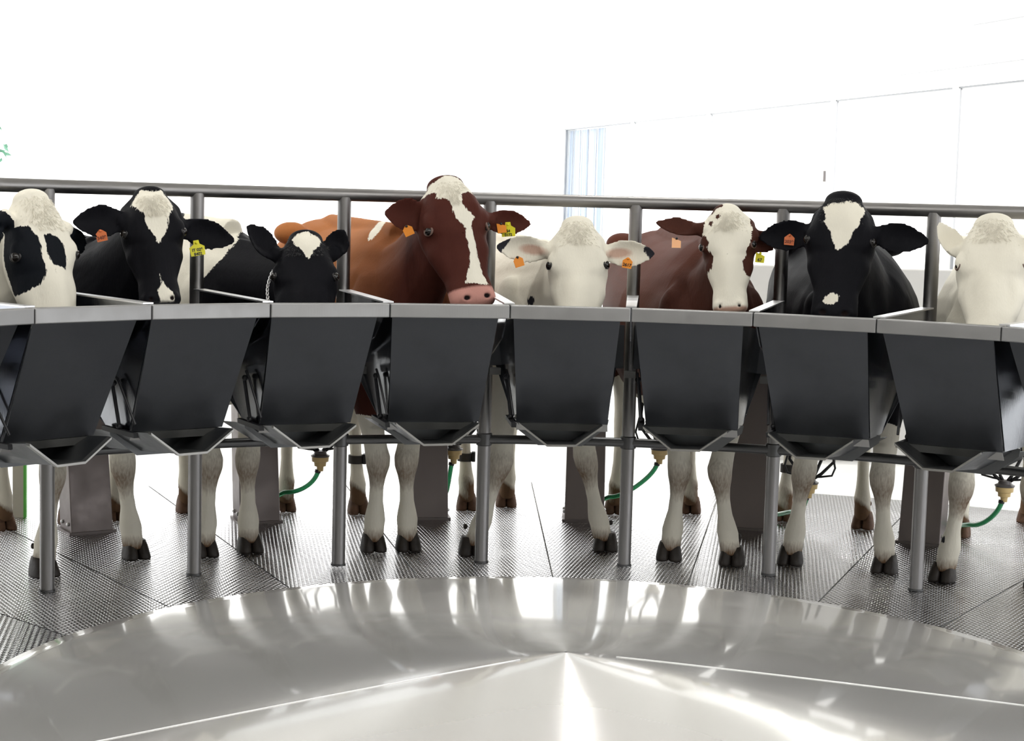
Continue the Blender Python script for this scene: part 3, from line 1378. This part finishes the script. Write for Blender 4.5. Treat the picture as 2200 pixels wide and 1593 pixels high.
    if c.get('earpink'):
        for (Bp, ax, Le, Wv, N, wd) in ear_info:
            q = co-Bp
            s2 = (q@ax)/Le
            d = np.sqrt(((s2-.38)*Le/.055)**2+((q@Wv)/.022)**2)
            front = (nrm@N) > .2
            mz = np.where(front & (np.abs(q@N) < .06), np.maximum(mz, (1-d)*.02), mz)
    at = res.attributes.new('nostril', 'FLOAT', 'POINT')
    at.data.foreach_set('value', nost)
    at = res.attributes.new('muzzle', 'FLOAT', 'POINT')
    at.data.foreach_set('value', mz)
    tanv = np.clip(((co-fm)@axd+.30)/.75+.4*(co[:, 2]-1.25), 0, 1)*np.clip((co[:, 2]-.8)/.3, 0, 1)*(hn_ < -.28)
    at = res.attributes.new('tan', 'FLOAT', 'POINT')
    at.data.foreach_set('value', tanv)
    mud = np.full(nv, -.5)
    for i_, (foot, kn) in enumerate(leg_axes):
        d = np.hypot(*(co[:, :2]-foot[:2]).T)
        s_ = np.where((d < .14), .13-co[:, 2]+.04*np.sin(co[:, 0]*40+co[:, 2]*30), -.5)
        mud = np.maximum(mud, s_)
    for i_ in range(2):
        kn = on_r(*c['knees'][i_], math.hypot(ff[i_][0], ff[i_][1]))
        kn[2] = .40
        d = np.linalg.norm((co-kn)*np.array([1, 1, .75]), axis=1)
        mud = np.maximum(mud, np.where(d < .2, .062-d, -.5))
        d2 = np.hypot(*(co[:, :2]-ff[i_][:2]).T)
        mud = np.maximum(mud, np.where(d2 < .14, (.085-co[:, 2]), -.5))
    at = res.attributes.new('mud', 'FLOAT', 'POINT')
    at.data.foreach_set('value', mud)
    res.polygons.foreach_set('use_smooth', [True]*len(res.polygons))
    res.materials.clear()
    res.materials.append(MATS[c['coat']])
    root = empty('cow', (fm[0], fm[1], 0))
    off = Vector((-fm[0], -fm[1], 0))
    bodyo = bpy.data.objects.new('body', res)
    COL.objects.link(bodyo)
    res.transform(Matrix.Translation(off))
    bodyo.parent = root

    def child(mbx, name, mat, parent=root, **kw):
        o = mbx.build(name, mat, None, **kw)
        o.data.transform(Matrix.Translation(off))
        o.parent = parent
        return o
    # eyes set into the skin
    tree = BVHTree.FromPolygons([Vector(p) for p in co], [tuple(p.vertices) for p in res.polygons])
    for sgn in (-1, 1):
        o_ = HP(sgn*.165*S, .36+c.get('eye_dv', 0), -.052*S)
        hit, _, _, _ = tree.ray_cast(Vector(o_), Vector(-sgn*uu))
        if hit is None:
            continue
        q = np.array(hit)-uu*sgn*c.get('eye_in', .011)+nn*.003
        m_ = MB()
        m_.ball(q, .0195*S*c.get('eye_s', 1), n=10)
        e = child(m_, 'eye', M_EYE, smooth=True)
        # lids: a thin rim around the ball
        m_ = MB()
        pts = []
        ax_ = unit(uu*sgn+nn*.55)
        e1 = unit(vd-np.dot(vd, ax_)*ax_)
        e2 = np.cross(ax_, e1)
        for j in range(20):
            g = 2*PI*j/20
            pts.append(q+ax_*.005*S+e1*.0155*S*math.cos(g)+e2*.0205*S*math.sin(g))
        m_.tube(pts, .0044*S, 8, closed=True)
        child(m_, 'eyelid', M_LID[c.get('lid', 'dark')], smooth=True)
    # tuft of longer hair over the poll
    m_ = MB()
    rng = random.Random(int(c['poll'][0]))
    for i in range(c.get('tuft', 650)):
        uq = rng.gauss(0, .036)*S
        vq = rng.uniform(-.01, .22)
        hit, hnv, fi_, _ = tree.ray_cast(Vector(HP(uq, vq, .10)+np.array([0, 0, .07])), Vector(-nn*.8-np.array([0, 0, .6])))
        if hit is None:
            continue
        wv_ = white[res.polygons[fi_].vertices[0]]
        if (wv_ < .012) if c.get('hair', 'white') == 'white' else (wv_ > -.004):
            continue
        b0_ = np.array(hit)-np.array(hnv)*.002
        if abs(np.dot(b0_-poll, uu)) > .095*S:
            continue
        dr = unit(np.array(hnv)*.55+vd*(.75+.3*rng.random())+uu*(np.dot(b0_-poll, uu)*7+rng.gauss(0, .25)))
        ln_ = rng.uniform(.010, .024)
        wv = unit(np.cross(dr, nn)+1e-6)*.0011
        mid_ = b0_+dr*ln_*.55+np.array(hnv)*.0015
        tip_ = b0_+dr*ln_-np.array(hnv)*.001
        nf_ = np.array(hnv)*.0008
        m_.add([b0_-wv, b0_+wv, b0_+nf_, mid_-wv*.8, mid_+wv*.8, mid_+nf_, tip_], [(0, 1, 4, 3), (1, 2, 5, 4), (2, 0, 3, 5), (3, 4, 6), (4, 5, 6), (5, 3, 6)])
    if m_.v:
        hairo = child(m_, 'poll_hair', M_HAIR[c.get('hair', 'white')])
        hairo['kind'] = 'stuff'
    # hooves: two claws and two dew claws each
    for foot, toe, latd, mat, sc in hooves:
        m_ = MB()
        for sgn in (-1, 1):
            rings = []
            for z, a, f0, f1 in ((.001, .031, .070, -.050), (.012, .033, .072, -.052), (.035, .031, .060, -.052), (.06, .028, .045, -.050), (.085, .022, .028, -.045)):
                cen = foot+latd*sgn*(.0305-.07*z)*sc+np.array([0, 0, z])
                m0, hl = (f0+f1)/2*sc, (f0-f1)/2*sc
                ring = []
                for j in range(16):
                    g = 2*PI*j/16
                    ring.append(cen+latd*a*sc*sup(math.cos(g), 2.6)+toe*(m0+hl*sup(math.sin(g), 2.2))-toe*.008)
                rings.append(ring)
            m_.loft(rings)
            m_.ball(foot+latd*sgn*.024-toe*.06+np.array([0, 0, .125]), .011, .014, .014, n=6)
        child(m_, 'hoof', mat, smooth=True)
    # tail
    m_ = MB()
    te = fm+axd*(base+.27)
    m_.tube([te+np.array([0, 0, zt-.10]), te+axd*.07+np.array([0, 0, zt-.25]), te+axd*.08+np.array([0, 0, .95]), te+axd*.07+np.array([0, 0, .62])],
            [.028, .022, .017, .014], 10)
    tl = child(m_, 'tail', MATS[c['coat']], smooth=True)
    # ear tags
    for tg in c.get('tags', []):
        (x, y), sz, col, txt, rt, rot = tg
        p = on_r(x, y, rt)
        for dy_ in (-9, -14, -4, 0):      # hang it on the ear's own surface
            rv = unit(ray(x, y+dy_))
            hit, _, _, dist_ = tree.ray_cast(Vector(CAM), Vector(rv))
            if hit is not None and abs(dist_-np.linalg.norm(p-CAM)) < .5:
                rv = unit(ray(x, y))
                p = CAM+rv*(dist_-.025)
                break
        N = unit(CAM-p)
        N = unit(N+RGT*.25*math.sin(x))
        R_ = unit(np.cross(np.array([0, 0, 1.0]), N))
        if np.dot(R_, RGT) < 0:
            R_ = -R_
        U_ = np.cross(N, R_)
        if U_[2] < 0:
            U_ = -U_
        a = math.radians(rot)
        R2, U2 = R_*math.cos(a)+U_*math.sin(a), U_*math.cos(a)-R_*math.sin(a)
        if sz == 'big':
            out = [(-.030, -.034), (.030, -.034), (.032, .002), (.013, .014), (.011, .030), (-.011, .030), (-.013, .014), (-.032, .002)]
        elif sz == 'sq':
            out = [(-.020, -.022), (.020, -.022), (.020, .008), (.006, .014), (-.020, .022)]
        else:
            out = [(-.021, -.024), (.021, -.024), (.022, .008), (.006, .022), (-.006, .022), (-.022, .008)]
        m_ = MB()
        m_.slab([p+R2*x_+U2*y_ for x_, y_ in out], N*.003)
        tgo = child(m_, 'ear_tag', M_TAG[col])
        if txt:
            for li, line in enumerate(txt):
                cu = bpy.data.curves.new('number', 'FONT')
                cu.body = line
                cu.size = .019 if sz != 'big' else .017
                cu.align_x = 'CENTER'
                cu.align_y = 'CENTER'
                cu.extrude = .0006
                cu.offset = .0006
                to = bpy.data.objects.new('tmp_text', cu)
                COL.objects.link(to)
                dg = bpy.context.evaluated_depsgraph_get()
                mt = bpy.data.meshes.new_from_object(to.evaluated_get(dg))
                bpy.data.objects.remove(to)
                pc = p+N*.0036+U2*(-.010-.017*li if len(txt) > 1 else -.010)
                Mx = Matrix(((R2[0], U2[0], N[0], pc[0]), (R2[1], U2[1], N[1], pc[1]), (R2[2], U2[2], N[2], pc[2]), (0, 0, 0, 1)))
                mt.transform(Matrix.Translation(off) @ Mx)
                mt.materials.clear()
                mt.materials.append(M_RUBBER if col != 'dim' else M_INK)
                o = bpy.data.objects.new('number', mt)
                COL.objects.link(o)
                o.parent = tgo
        m_ = MB()
        m_.ball(p+U2*.019+N*.004, .006, n=6)
        child(m_, 'stud', M_TAG[col] if txt else M_RUBBER, parent=tgo, smooth=True)
    # leg band
    for i in c.get('bands', []):
        foot, kn = leg_axes[i]
        toe = -unit(np.array([foot[0], foot[1], 0]))
        z0 = .285
        q = foot+(kn-foot)*(z0/kn[2])-toe*.03
        q[2] = z0
        m_ = MB()
        m_.lathe([(.034, -.022), (.043, -.022), (.043, .022), (.034, .022)], 20, c=q)
        bo = child(m_, 'leg_band', M_BAND, auto=40)
        m_ = MB()
        m_.box(q[0]+.045, q[1]-.01, q[2]+.004, .02, .045, .055)
        child(m_, 'tag_box', M_RUBBER, parent=bo, bevel=.004)
    # chain collar
    if c.get('chain'):
        m_ = MB()
        (x0, y0), (x1, y1) = c['chain']
        a_, b_ = on_r(x0, y0, 3.06), on_r(x1, y1, 3.02)
        n_ = 17
        for i in range(n_):
            q = a_+(b_-a_)*i/(n_-1)+uu*(-.012*math.sin(PI*i/(n_-1)))
            d = unit(b_-a_)
            s1 = RGT if i % 2 else np.cross(RGT, d)
            pts = [q+d*.010*math.cos(2*PI*j/10)+s1*.0055*math.sin(2*PI*j/10) for j in range(10)]
            m_.tube(pts, .0022, 6, closed=True)
        child(m_, 'chain_collar', M_CHAIN, smooth=True)
    tag(root, c['label'], 'cow', 'cows standing at the feed troughs')
    return root


M_LID = {'dark': plain('eyelid_dark', (.012, .010, .010), .4), 'pink': plain('eyelid_pink', (.15, .09, .07), .5)}
M_HAIR = {'white': plain('white_hair', (.72, .68, .58), .6), 'black': plain('black_hair', (.006, .006, .007), .6), 'brown': plain('brown_hair', (.16, .10, .06), .6)}
M_TAG = {'orange': plain('orange_tag', (.85, .28, .02), .45, noise_amt=.03),
         'dim': plain('red_orange_tag', (.62, .16, .05), .5, noise_amt=.05),
         'peach': plain('peach_tag', (.95, .50, .25), .5, noise_amt=.03),
         'yellow': plain('yellow_tag', (.72, .66, .02), .45, noise_amt=.03)}
M_INK = plain('faded_ink', (.16, .04, .02), .6)

COWS = [
    dict(label='black and white spotted cow with a dark patch round its eye', coat='spotted', white=True,
         poll=(86, 404), nose=(158, 790), rp=3.02, rn=2.80, turn=28, fw=.98, hs=1.08, lid='dark', mz0=.93,
         ears=[((2, 470), (-62, 520), .10, 3.06, 0), ((148, 500), (176, 545), .10, 3.22, 0)],
         front=[(-240, 1290), (-95, 1275)], knees=[(-230, 1060), (-90, 1040)], hind=[(-330, 1140), (-160, 1130)],
         marks=[('face-', [(30, 484), (60, 487), (80, 512), (88, 545), (93, 590), (88, 612), (72, 618), (55, 625), (38, 616), (14, 608), (9, 590), (15, 560), (16, 530), (20, 500)]),
                ('face-', [(92, 510), (105, 505), (122, 512), (135, 535), (143, 560), (143, 580), (125, 576), (108, 568), (98, 545)]),
                ('ears-',), ('ball-', (170, 600), 3.6, .36), ('ball-', (20, 520), 3.9, .45), ('ball-', (-60, 560), 3.6, .40), ('legs', .72)]),
    dict(label='black cow with a white wedge blaze and one large yellow ear tag', coat='black',
         poll=(325, 402), nose=(349, 658), rp=3.00, rn=2.86, turn=7, fw=.99, nost=.009, lid='dark', zt=1.46,
         ears=[((262, 474), (156, 478), .135, 3.04, 0), ((392, 490), (505, 520), .125, 3.02, 0)],
         front=[(95, 1238), (292, 1200)], knees=[(112, 1010), (262, 985)], hind=[(8, 1138), (150, 1125)],
         marks=[('face+', [(283, 432), (300, 405), (325, 396), (352, 404), (368, 432), (371, 445), (362, 470), (357, 495), (350, 512), (345, 526), (340, 528), (331, 512), (321, 495), (312, 475), (306, 458), (295, 448), (280, 440)]),
                ('face-', [(292, 407), (300, 396), (330, 390), (355, 396), (356, 403), (330, 408), (305, 406)]),
                ('face+', [(343, 592), (350, 606), (358, 620), (370, 630), (376, 645), (368, 658), (345, 656), (336, 628), (342, 618)]),
                ('legs', .80)], mz0=.96,
         tags=[((218, 506), 'small', 'dim', ['3409'], 2.97, 14), ((423, 532), 'big', 'yellow', ['IT 029', '8402'], 2.95, 10)]),
    dict(hair='black', label='black cow with lowered head, small white forehead diamond and neck chain', coat='black',
         poll=(655, 486), nose=(652, 760), rp=3.0, rn=2.70, turn=-2, fw=1.03, hs=1.05, lid='dark', zt=1.55, bw=1.15,
         ears=[((592, 545), (531, 484), .12, 3.04, 35), ((716, 540), (738, 492), .12, 3.04, 20)],
         front=[(440, 1195), (537, 1186)], knees=[(452, 1000), (530, 985)], hind=[(247, 1118), (402, 1100)],
         marks=[('face+', [(626, 512), (635, 500), (660, 496), (684, 502), (690, 515), (686, 530), (672, 542), (668, 552), (662, 560), (654, 552), (645, 538), (634, 530)]),
                ('side+', [(340, 700), (350, 540), (400, 440), (450, 420), (540, 420), (556, 480), (530, 500), (490, 535), (455, 580), (434, 610), (425, 700)]), ('legs', .72)],
         chain=((585, 585), (577, 652))),
    dict(label='tall red-brown cow with a long white blaze and pink nose', coat='red',
         poll=(968, 374), nose=(1030, 655), rp=3.02, rn=2.82, turn=22, fw=1.12, hs=1.10, lid='pink', zt=1.55, mz0=.86, eye_dv=.03,
         ears=[((912, 465), (826, 458), .15, 3.06, 8), ((1052, 475), (1142, 482), .115, 3.10, 0)],
         front=[(802, 1184), (877, 1182)], knees=[(812, 1000), (872, 990)], hind=[(612, 1098), (770, 1103)],
         marks=[('face+', [(913, 412), (935, 388), (960, 372), (985, 376), (1008, 392), (1024, 420), (1004, 412), (988, 420), (990, 440), (1006, 458), (1016, 470), (1012, 486), (1018, 510), (1022, 540), (1032, 575), (1046, 602), (1052, 612), (996, 612), (1004, 580), (1006, 550), (1000, 515), (996, 490), (978, 470), (968, 445), (955, 428), (938, 428), (938, 412), (925, 412)]),
                ('band+', (822, 456), (792, 530), 3.75, .035), ('band+', (920, 592), (962, 650), 2.95, .009), ('legs', .66)],
         tags=[((877, 495), 'small', 'orange', None, 2.98, 25), ((1078, 490), 'sq', 'orange', None, 2.97, 10), ((1092, 492), 'big', 'yellow', ['54', '0172'], 3.0, 5)],
         bands=[1]),
    dict(label='cream-white cow with dark ear tips and an orange tag in each ear', coat='cream', white=True,
         poll=(1240, 460), nose=(1243, 745), rp=3.0, rn=2.76, turn=0, fw=1.02, hs=1.03, lid='dark', mz0=.9, zt=1.49, earpink=True,
         ears=[((1172, 540), (1066, 530), .125, 3.04, -10), ((1302, 545), (1407, 545), .125, 3.04, -10)],
         front=[(1012, 1192), (1300, 1182)], fm=(1150, 1187), knees=[(1076, 1010), (1258, 990)], hind=[(1003, 1095), (1087, 1088)],
         marks=[('eartips-', .86), ('ball-', (1165, 618), 3.38, .022), ('ball-', (1148, 648), 3.36, .03), ('ball-', (1294, 620), 3.25, .018), ('ball-', (1268, 482), 2.95, .012),
                ('ball-', (1178, 506), 3.03, .010)],
         tags=[((1114, 562), 'small', 'orange', None, 2.98, 18), ((1348, 565), 'small', 'orange', ['2617'], 2.98, -8)],
         bands=[0]),
    dict(label='dark brown cow with a white spotted face and a square peach tag', coat='brown',
         poll=(1558, 440), nose=(1568, 672), rp=3.0, rn=2.88, turn=-3, fw=.93, hs=.98, nost=.007, lid='pink', mz0=.945, zt=1.535, facedepth=-.16,
         ears=[((1500, 492), (1408, 478), .09, 3.04, 32), ((1618, 510), (1664, 535), .10, 3.12, 10)],
         front=[(1437, 1203), (1572, 1213)], knees=[(1462, 1000), (1546, 995)], hind=[(1320, 1103), (1483, 1102)],
         marks=[('head+', .13), ('face-', [(1507, 503), (1517, 505), (1521, 520), (1517, 532), (1528, 548), (1528, 575), (1518, 585), (1510, 603), (1500, 590), (1480, 560), (1485, 510), (1497, 505)]),
                ('face-', [(1613, 515), (1622, 512), (1640, 525), (1640, 570), (1605, 590), (1597, 578), (1598, 560), (1606, 545)]),
                ('face-', [(1536, 462), (1545, 459), (1549, 466), (1541, 472), (1536, 468)]),
                ('face-', [(1523, 476), (1529, 477), (1528, 485), (1524, 482)]),
                ('face-', [(1520, 455), (1532, 440), (1550, 434), (1555, 440), (1540, 444), (1530, 455)]), ('ears-',), ('legs', .75)],
         tags=[((1453, 522), 'sq', 'peach', None, 2.98, 0), ((1633, 554), 'sq', 'yellow', ['67'], 3.0, -4)]),
    dict(hair='black', label='broad black cow with a heart-shaped white forehead and a cream spot on its nose', coat='black',
         poll=(1812, 411), nose=(1789, 690), rp=3.0, rn=2.84, turn=-3, fw=1.08, hs=1.08, lid='dark', zt=1.57, bw=1.08, muzzle=True, mz0=.97,
         ears=[((1742, 503), (1629, 510), .135, 3.04, 0), ((1878, 505), (1997, 520), .130, 3.02, 0)],
         front=[(1697, 1212), (1900, 1230)], fm=(1818, 1222), knees=[(1728, 1010), (1895, 1030)], hind=[(1682, 1118), (1853, 1135)],
         marks=[('face+', [(1770, 443), (1785, 434), (1812, 436), (1830, 430), (1845, 433), (1857, 448), (1850, 470), (1842, 492), (1828, 510), (1822, 525), (1808, 535), (1797, 540), (1788, 520), (1782, 500), (1772, 480), (1771, 460)]),
                ('face+', [(1771, 640), (1780, 634), (1788, 629), (1794, 634), (1802, 640), (1801, 650), (1790, 658), (1776, 655), (1770, 648)]),
                ('legs', .66)],
         tags=[((1696, 515), 'small', 'dim', ['2039'], 2.97, -3)], bands=[0]),
    dict(label='untagged white cow with half-closed eyes and an upright ear', coat='cream', white=True,
         poll=(2133, 453), nose=(2122, 755), rp=3.0, rn=2.76, turn=-4, fw=1.08, hs=1.08, lid='pink', mz0=.93, zt=1.57, eye_s=.8, eye_in=.017,
         ears=[((2060, 540), (2016, 478), .10, 3.04, 25), ((2205, 530), (2275, 500), .10, 3.04, 0)],
         front=[(2024, 1248), (2230, 1262)], knees=[(2068, 1030), (2220, 1060)], hind=[(2060, 1152), (2208, 1122)],
         marks=[('ball-', (2030, 1160), 3.6, .018), ('ball-', (2155, 665), 2.8, .0)]),
]
for c in COWS:
    make_cow(c)

# ------------------------------------------------------------------ milking claws and hoses
claw_spots = [((688, 990), 4.45, 'between the chained black and the red-brown cow', (612, 1058), (560, 1085)),
              ((975, 975), 4.62, 'behind the post between red-brown and cream-white cow', (955, 1062), (900, 1085)),
              ((1417, 975), 4.45, 'between the cream-white and the white-faced brown cow', (1310, 1068), (1270, 1085)),
              ((1738, 1048), 4.45, 'behind the knee of the heart-marked black cow', (1700, 1100), (1650, 1110)),
              ((2158, 1055), 4.45, 'beside the legs of the untagged white cow', (2085, 1128), (2040, 1130))]
for (x, y), R_, wh, m1, m2 in claw_spots:
    p = on_r(x, y, R_)
    root = empty('milking_claw', (p[0], p[1], p[2]))
    mb = MB()
    mb.lathe([(.004, -.055), (.016, -.055), (.018, -.032), (.030, -.028), (.032, -.008), (.043, -.004), (.045, .020), (.01, .022)], 24)
    mb.build('milk_bowl', M_CREAM, root, auto=35)
    mb = MB()
    mb.lathe([(.01, .020), (.047, .021), (.050, .028), (.034, .036), (.030, .052), (.004, .056)], 24)
    mb.build('lid', M_GREY, root, auto=35)
    outd = np.array([p[0], p[1], 0])/math.hypot(p[0], p[1])
    lat = np.array([outd[1], -outd[0], 0])
    for i, (a, l, h_) in enumerate(((-.11, .05, .20), (-.05, .10, .23), (.06, .10, .23), (.12, .04, .20))):
        mb = MB()
        mb.tube([lat*a*.15+np.array([0, 0, .045]), lat*a*.5+np.array([0, 0, .075]), lat*a+outd*l*.5+np.array([0, 0, h_*.7]), lat*a*.9+outd*l+np.array([0, 0, h_+.08])], .0085, 8)
        mb.build('teat_tube', M_RUBBER, root, smooth=True)
    for sg in (-1, 1):
        mb = MB()
        pts = [lat*sg*.01+np.array([0, 0, .055]), lat*sg*.06+np.array([0, 0, .060]), lat*sg*.115+np.array([0, 0, .07]), lat*sg*.13+np.array([0, 0, .11]), lat*sg*.11+np.array([0, 0, .2])]
        mb.tube(pts, .0055, 8)
        mb.build('pulse_tube', M_RUBBER, root, smooth=True)
    # green milk hose sagging away
    tg = np.array(p)
    A = np.array([-.01, 0, -.052])
    B = on_r(*m1, R_+.12)-tg
    D = on_r(*m2, R_+.3)-tg
    D[2] = max(D[2], .02-tg[2])
    pts = []
    ctrl = A+np.array([-.012, 0, -.07])
    cx_ = B+unit(A-B)*np.array([1, 1, 0])*.10
    for i in range(15):
        t = i/14
        pts.append((1-t)**3*A+3*(1-t)**2*t*ctrl+3*(1-t)*t*t*cx_+t**3*B)
    pts += [B+(D-B)*.5, D]
    mb = MB()
    mb.tube(pts, .0125, 12)
    mb.build('milk_hose', M_HOSE, root, smooth=True)
    mb = MB()
    mb.tube([A+np.array([0, 0, .004]), A+np.array([-.003, 0, -.012])], .0155, 12)
    mb.build('hose_clip', M_RUBBER, root)
    tag(root, 'cream milking claw on green hose '+wh, 'milking claw', 'milking claws behind the front legs')

# board with a green stripe standing beyond the platform on the left
q = on_z(45, 1111, 0)
root = empty('striped_board', (q[0], q[1], 0), 0)
mb = MB()
mb.box(-.012, 0, .31, .055, .02, .62)
mb.build('board', M_BOARD, root)
mb = MB()
mb.box(.022, 0, .31, .013, .021, .62)
mb.build('stripe', M_STRIPE, root)
tag(root, 'upright beige board with a green stripe standing on the floor beyond the platform', 'board')

# tree beyond the parlour, its sunlit edge just reaching into view
def leafy_tree():
    base = on_z(-222, 640, 0)
    d = unit(np.array([base[0]-CAM[0], base[1]-CAM[1], 0]))
    base = np.array([CAM[0], CAM[1], 0])+d*20
    root = empty('tree', (base[0], base[1], 0))
    mb = MB()
    mb.tube([(0, 0, 0), (.1, 0, .8), (0, .1, 1.6)], [.16, .12, .08], 10)
    mb.build('trunk', plain('bark', (.16, .11, .07), .9), root, smooth=True)
    mb = MB()
    rng = random.Random(3)
    for i in range(5200):
        g, q = rng.uniform(0, 2*PI), rng.uniform(-1, 1)
        r = 1.08*rng.uniform(.45, 1)**.5*(1+.16*math.sin(3*g+2)*math.cos(4*q))
        c = np.array([r*math.sqrt(1-q*q)*math.cos(g), r*math.sqrt(1-q*q)*math.sin(g), 2.15+1.05*q])
        a = unit([rng.gauss(0, 1), rng.gauss(0, 1), rng.gauss(0, 1)])
        b_ = unit(np.cross(a, [rng.gauss(0, 1), rng.gauss(0, 1), 1.1]))
        mb.add([c-a*.06, c+b_*.025, c+a*.06, c-b_*.025], [(0, 1, 2, 3)])
    mb.build('foliage', plain('leaf', (.20, .42, .30), .5), root)['kind'] = 'stuff'
    tag(root, 'pale green leafy tree standing outside beyond the end of the rail', 'tree')


leafy_tree()
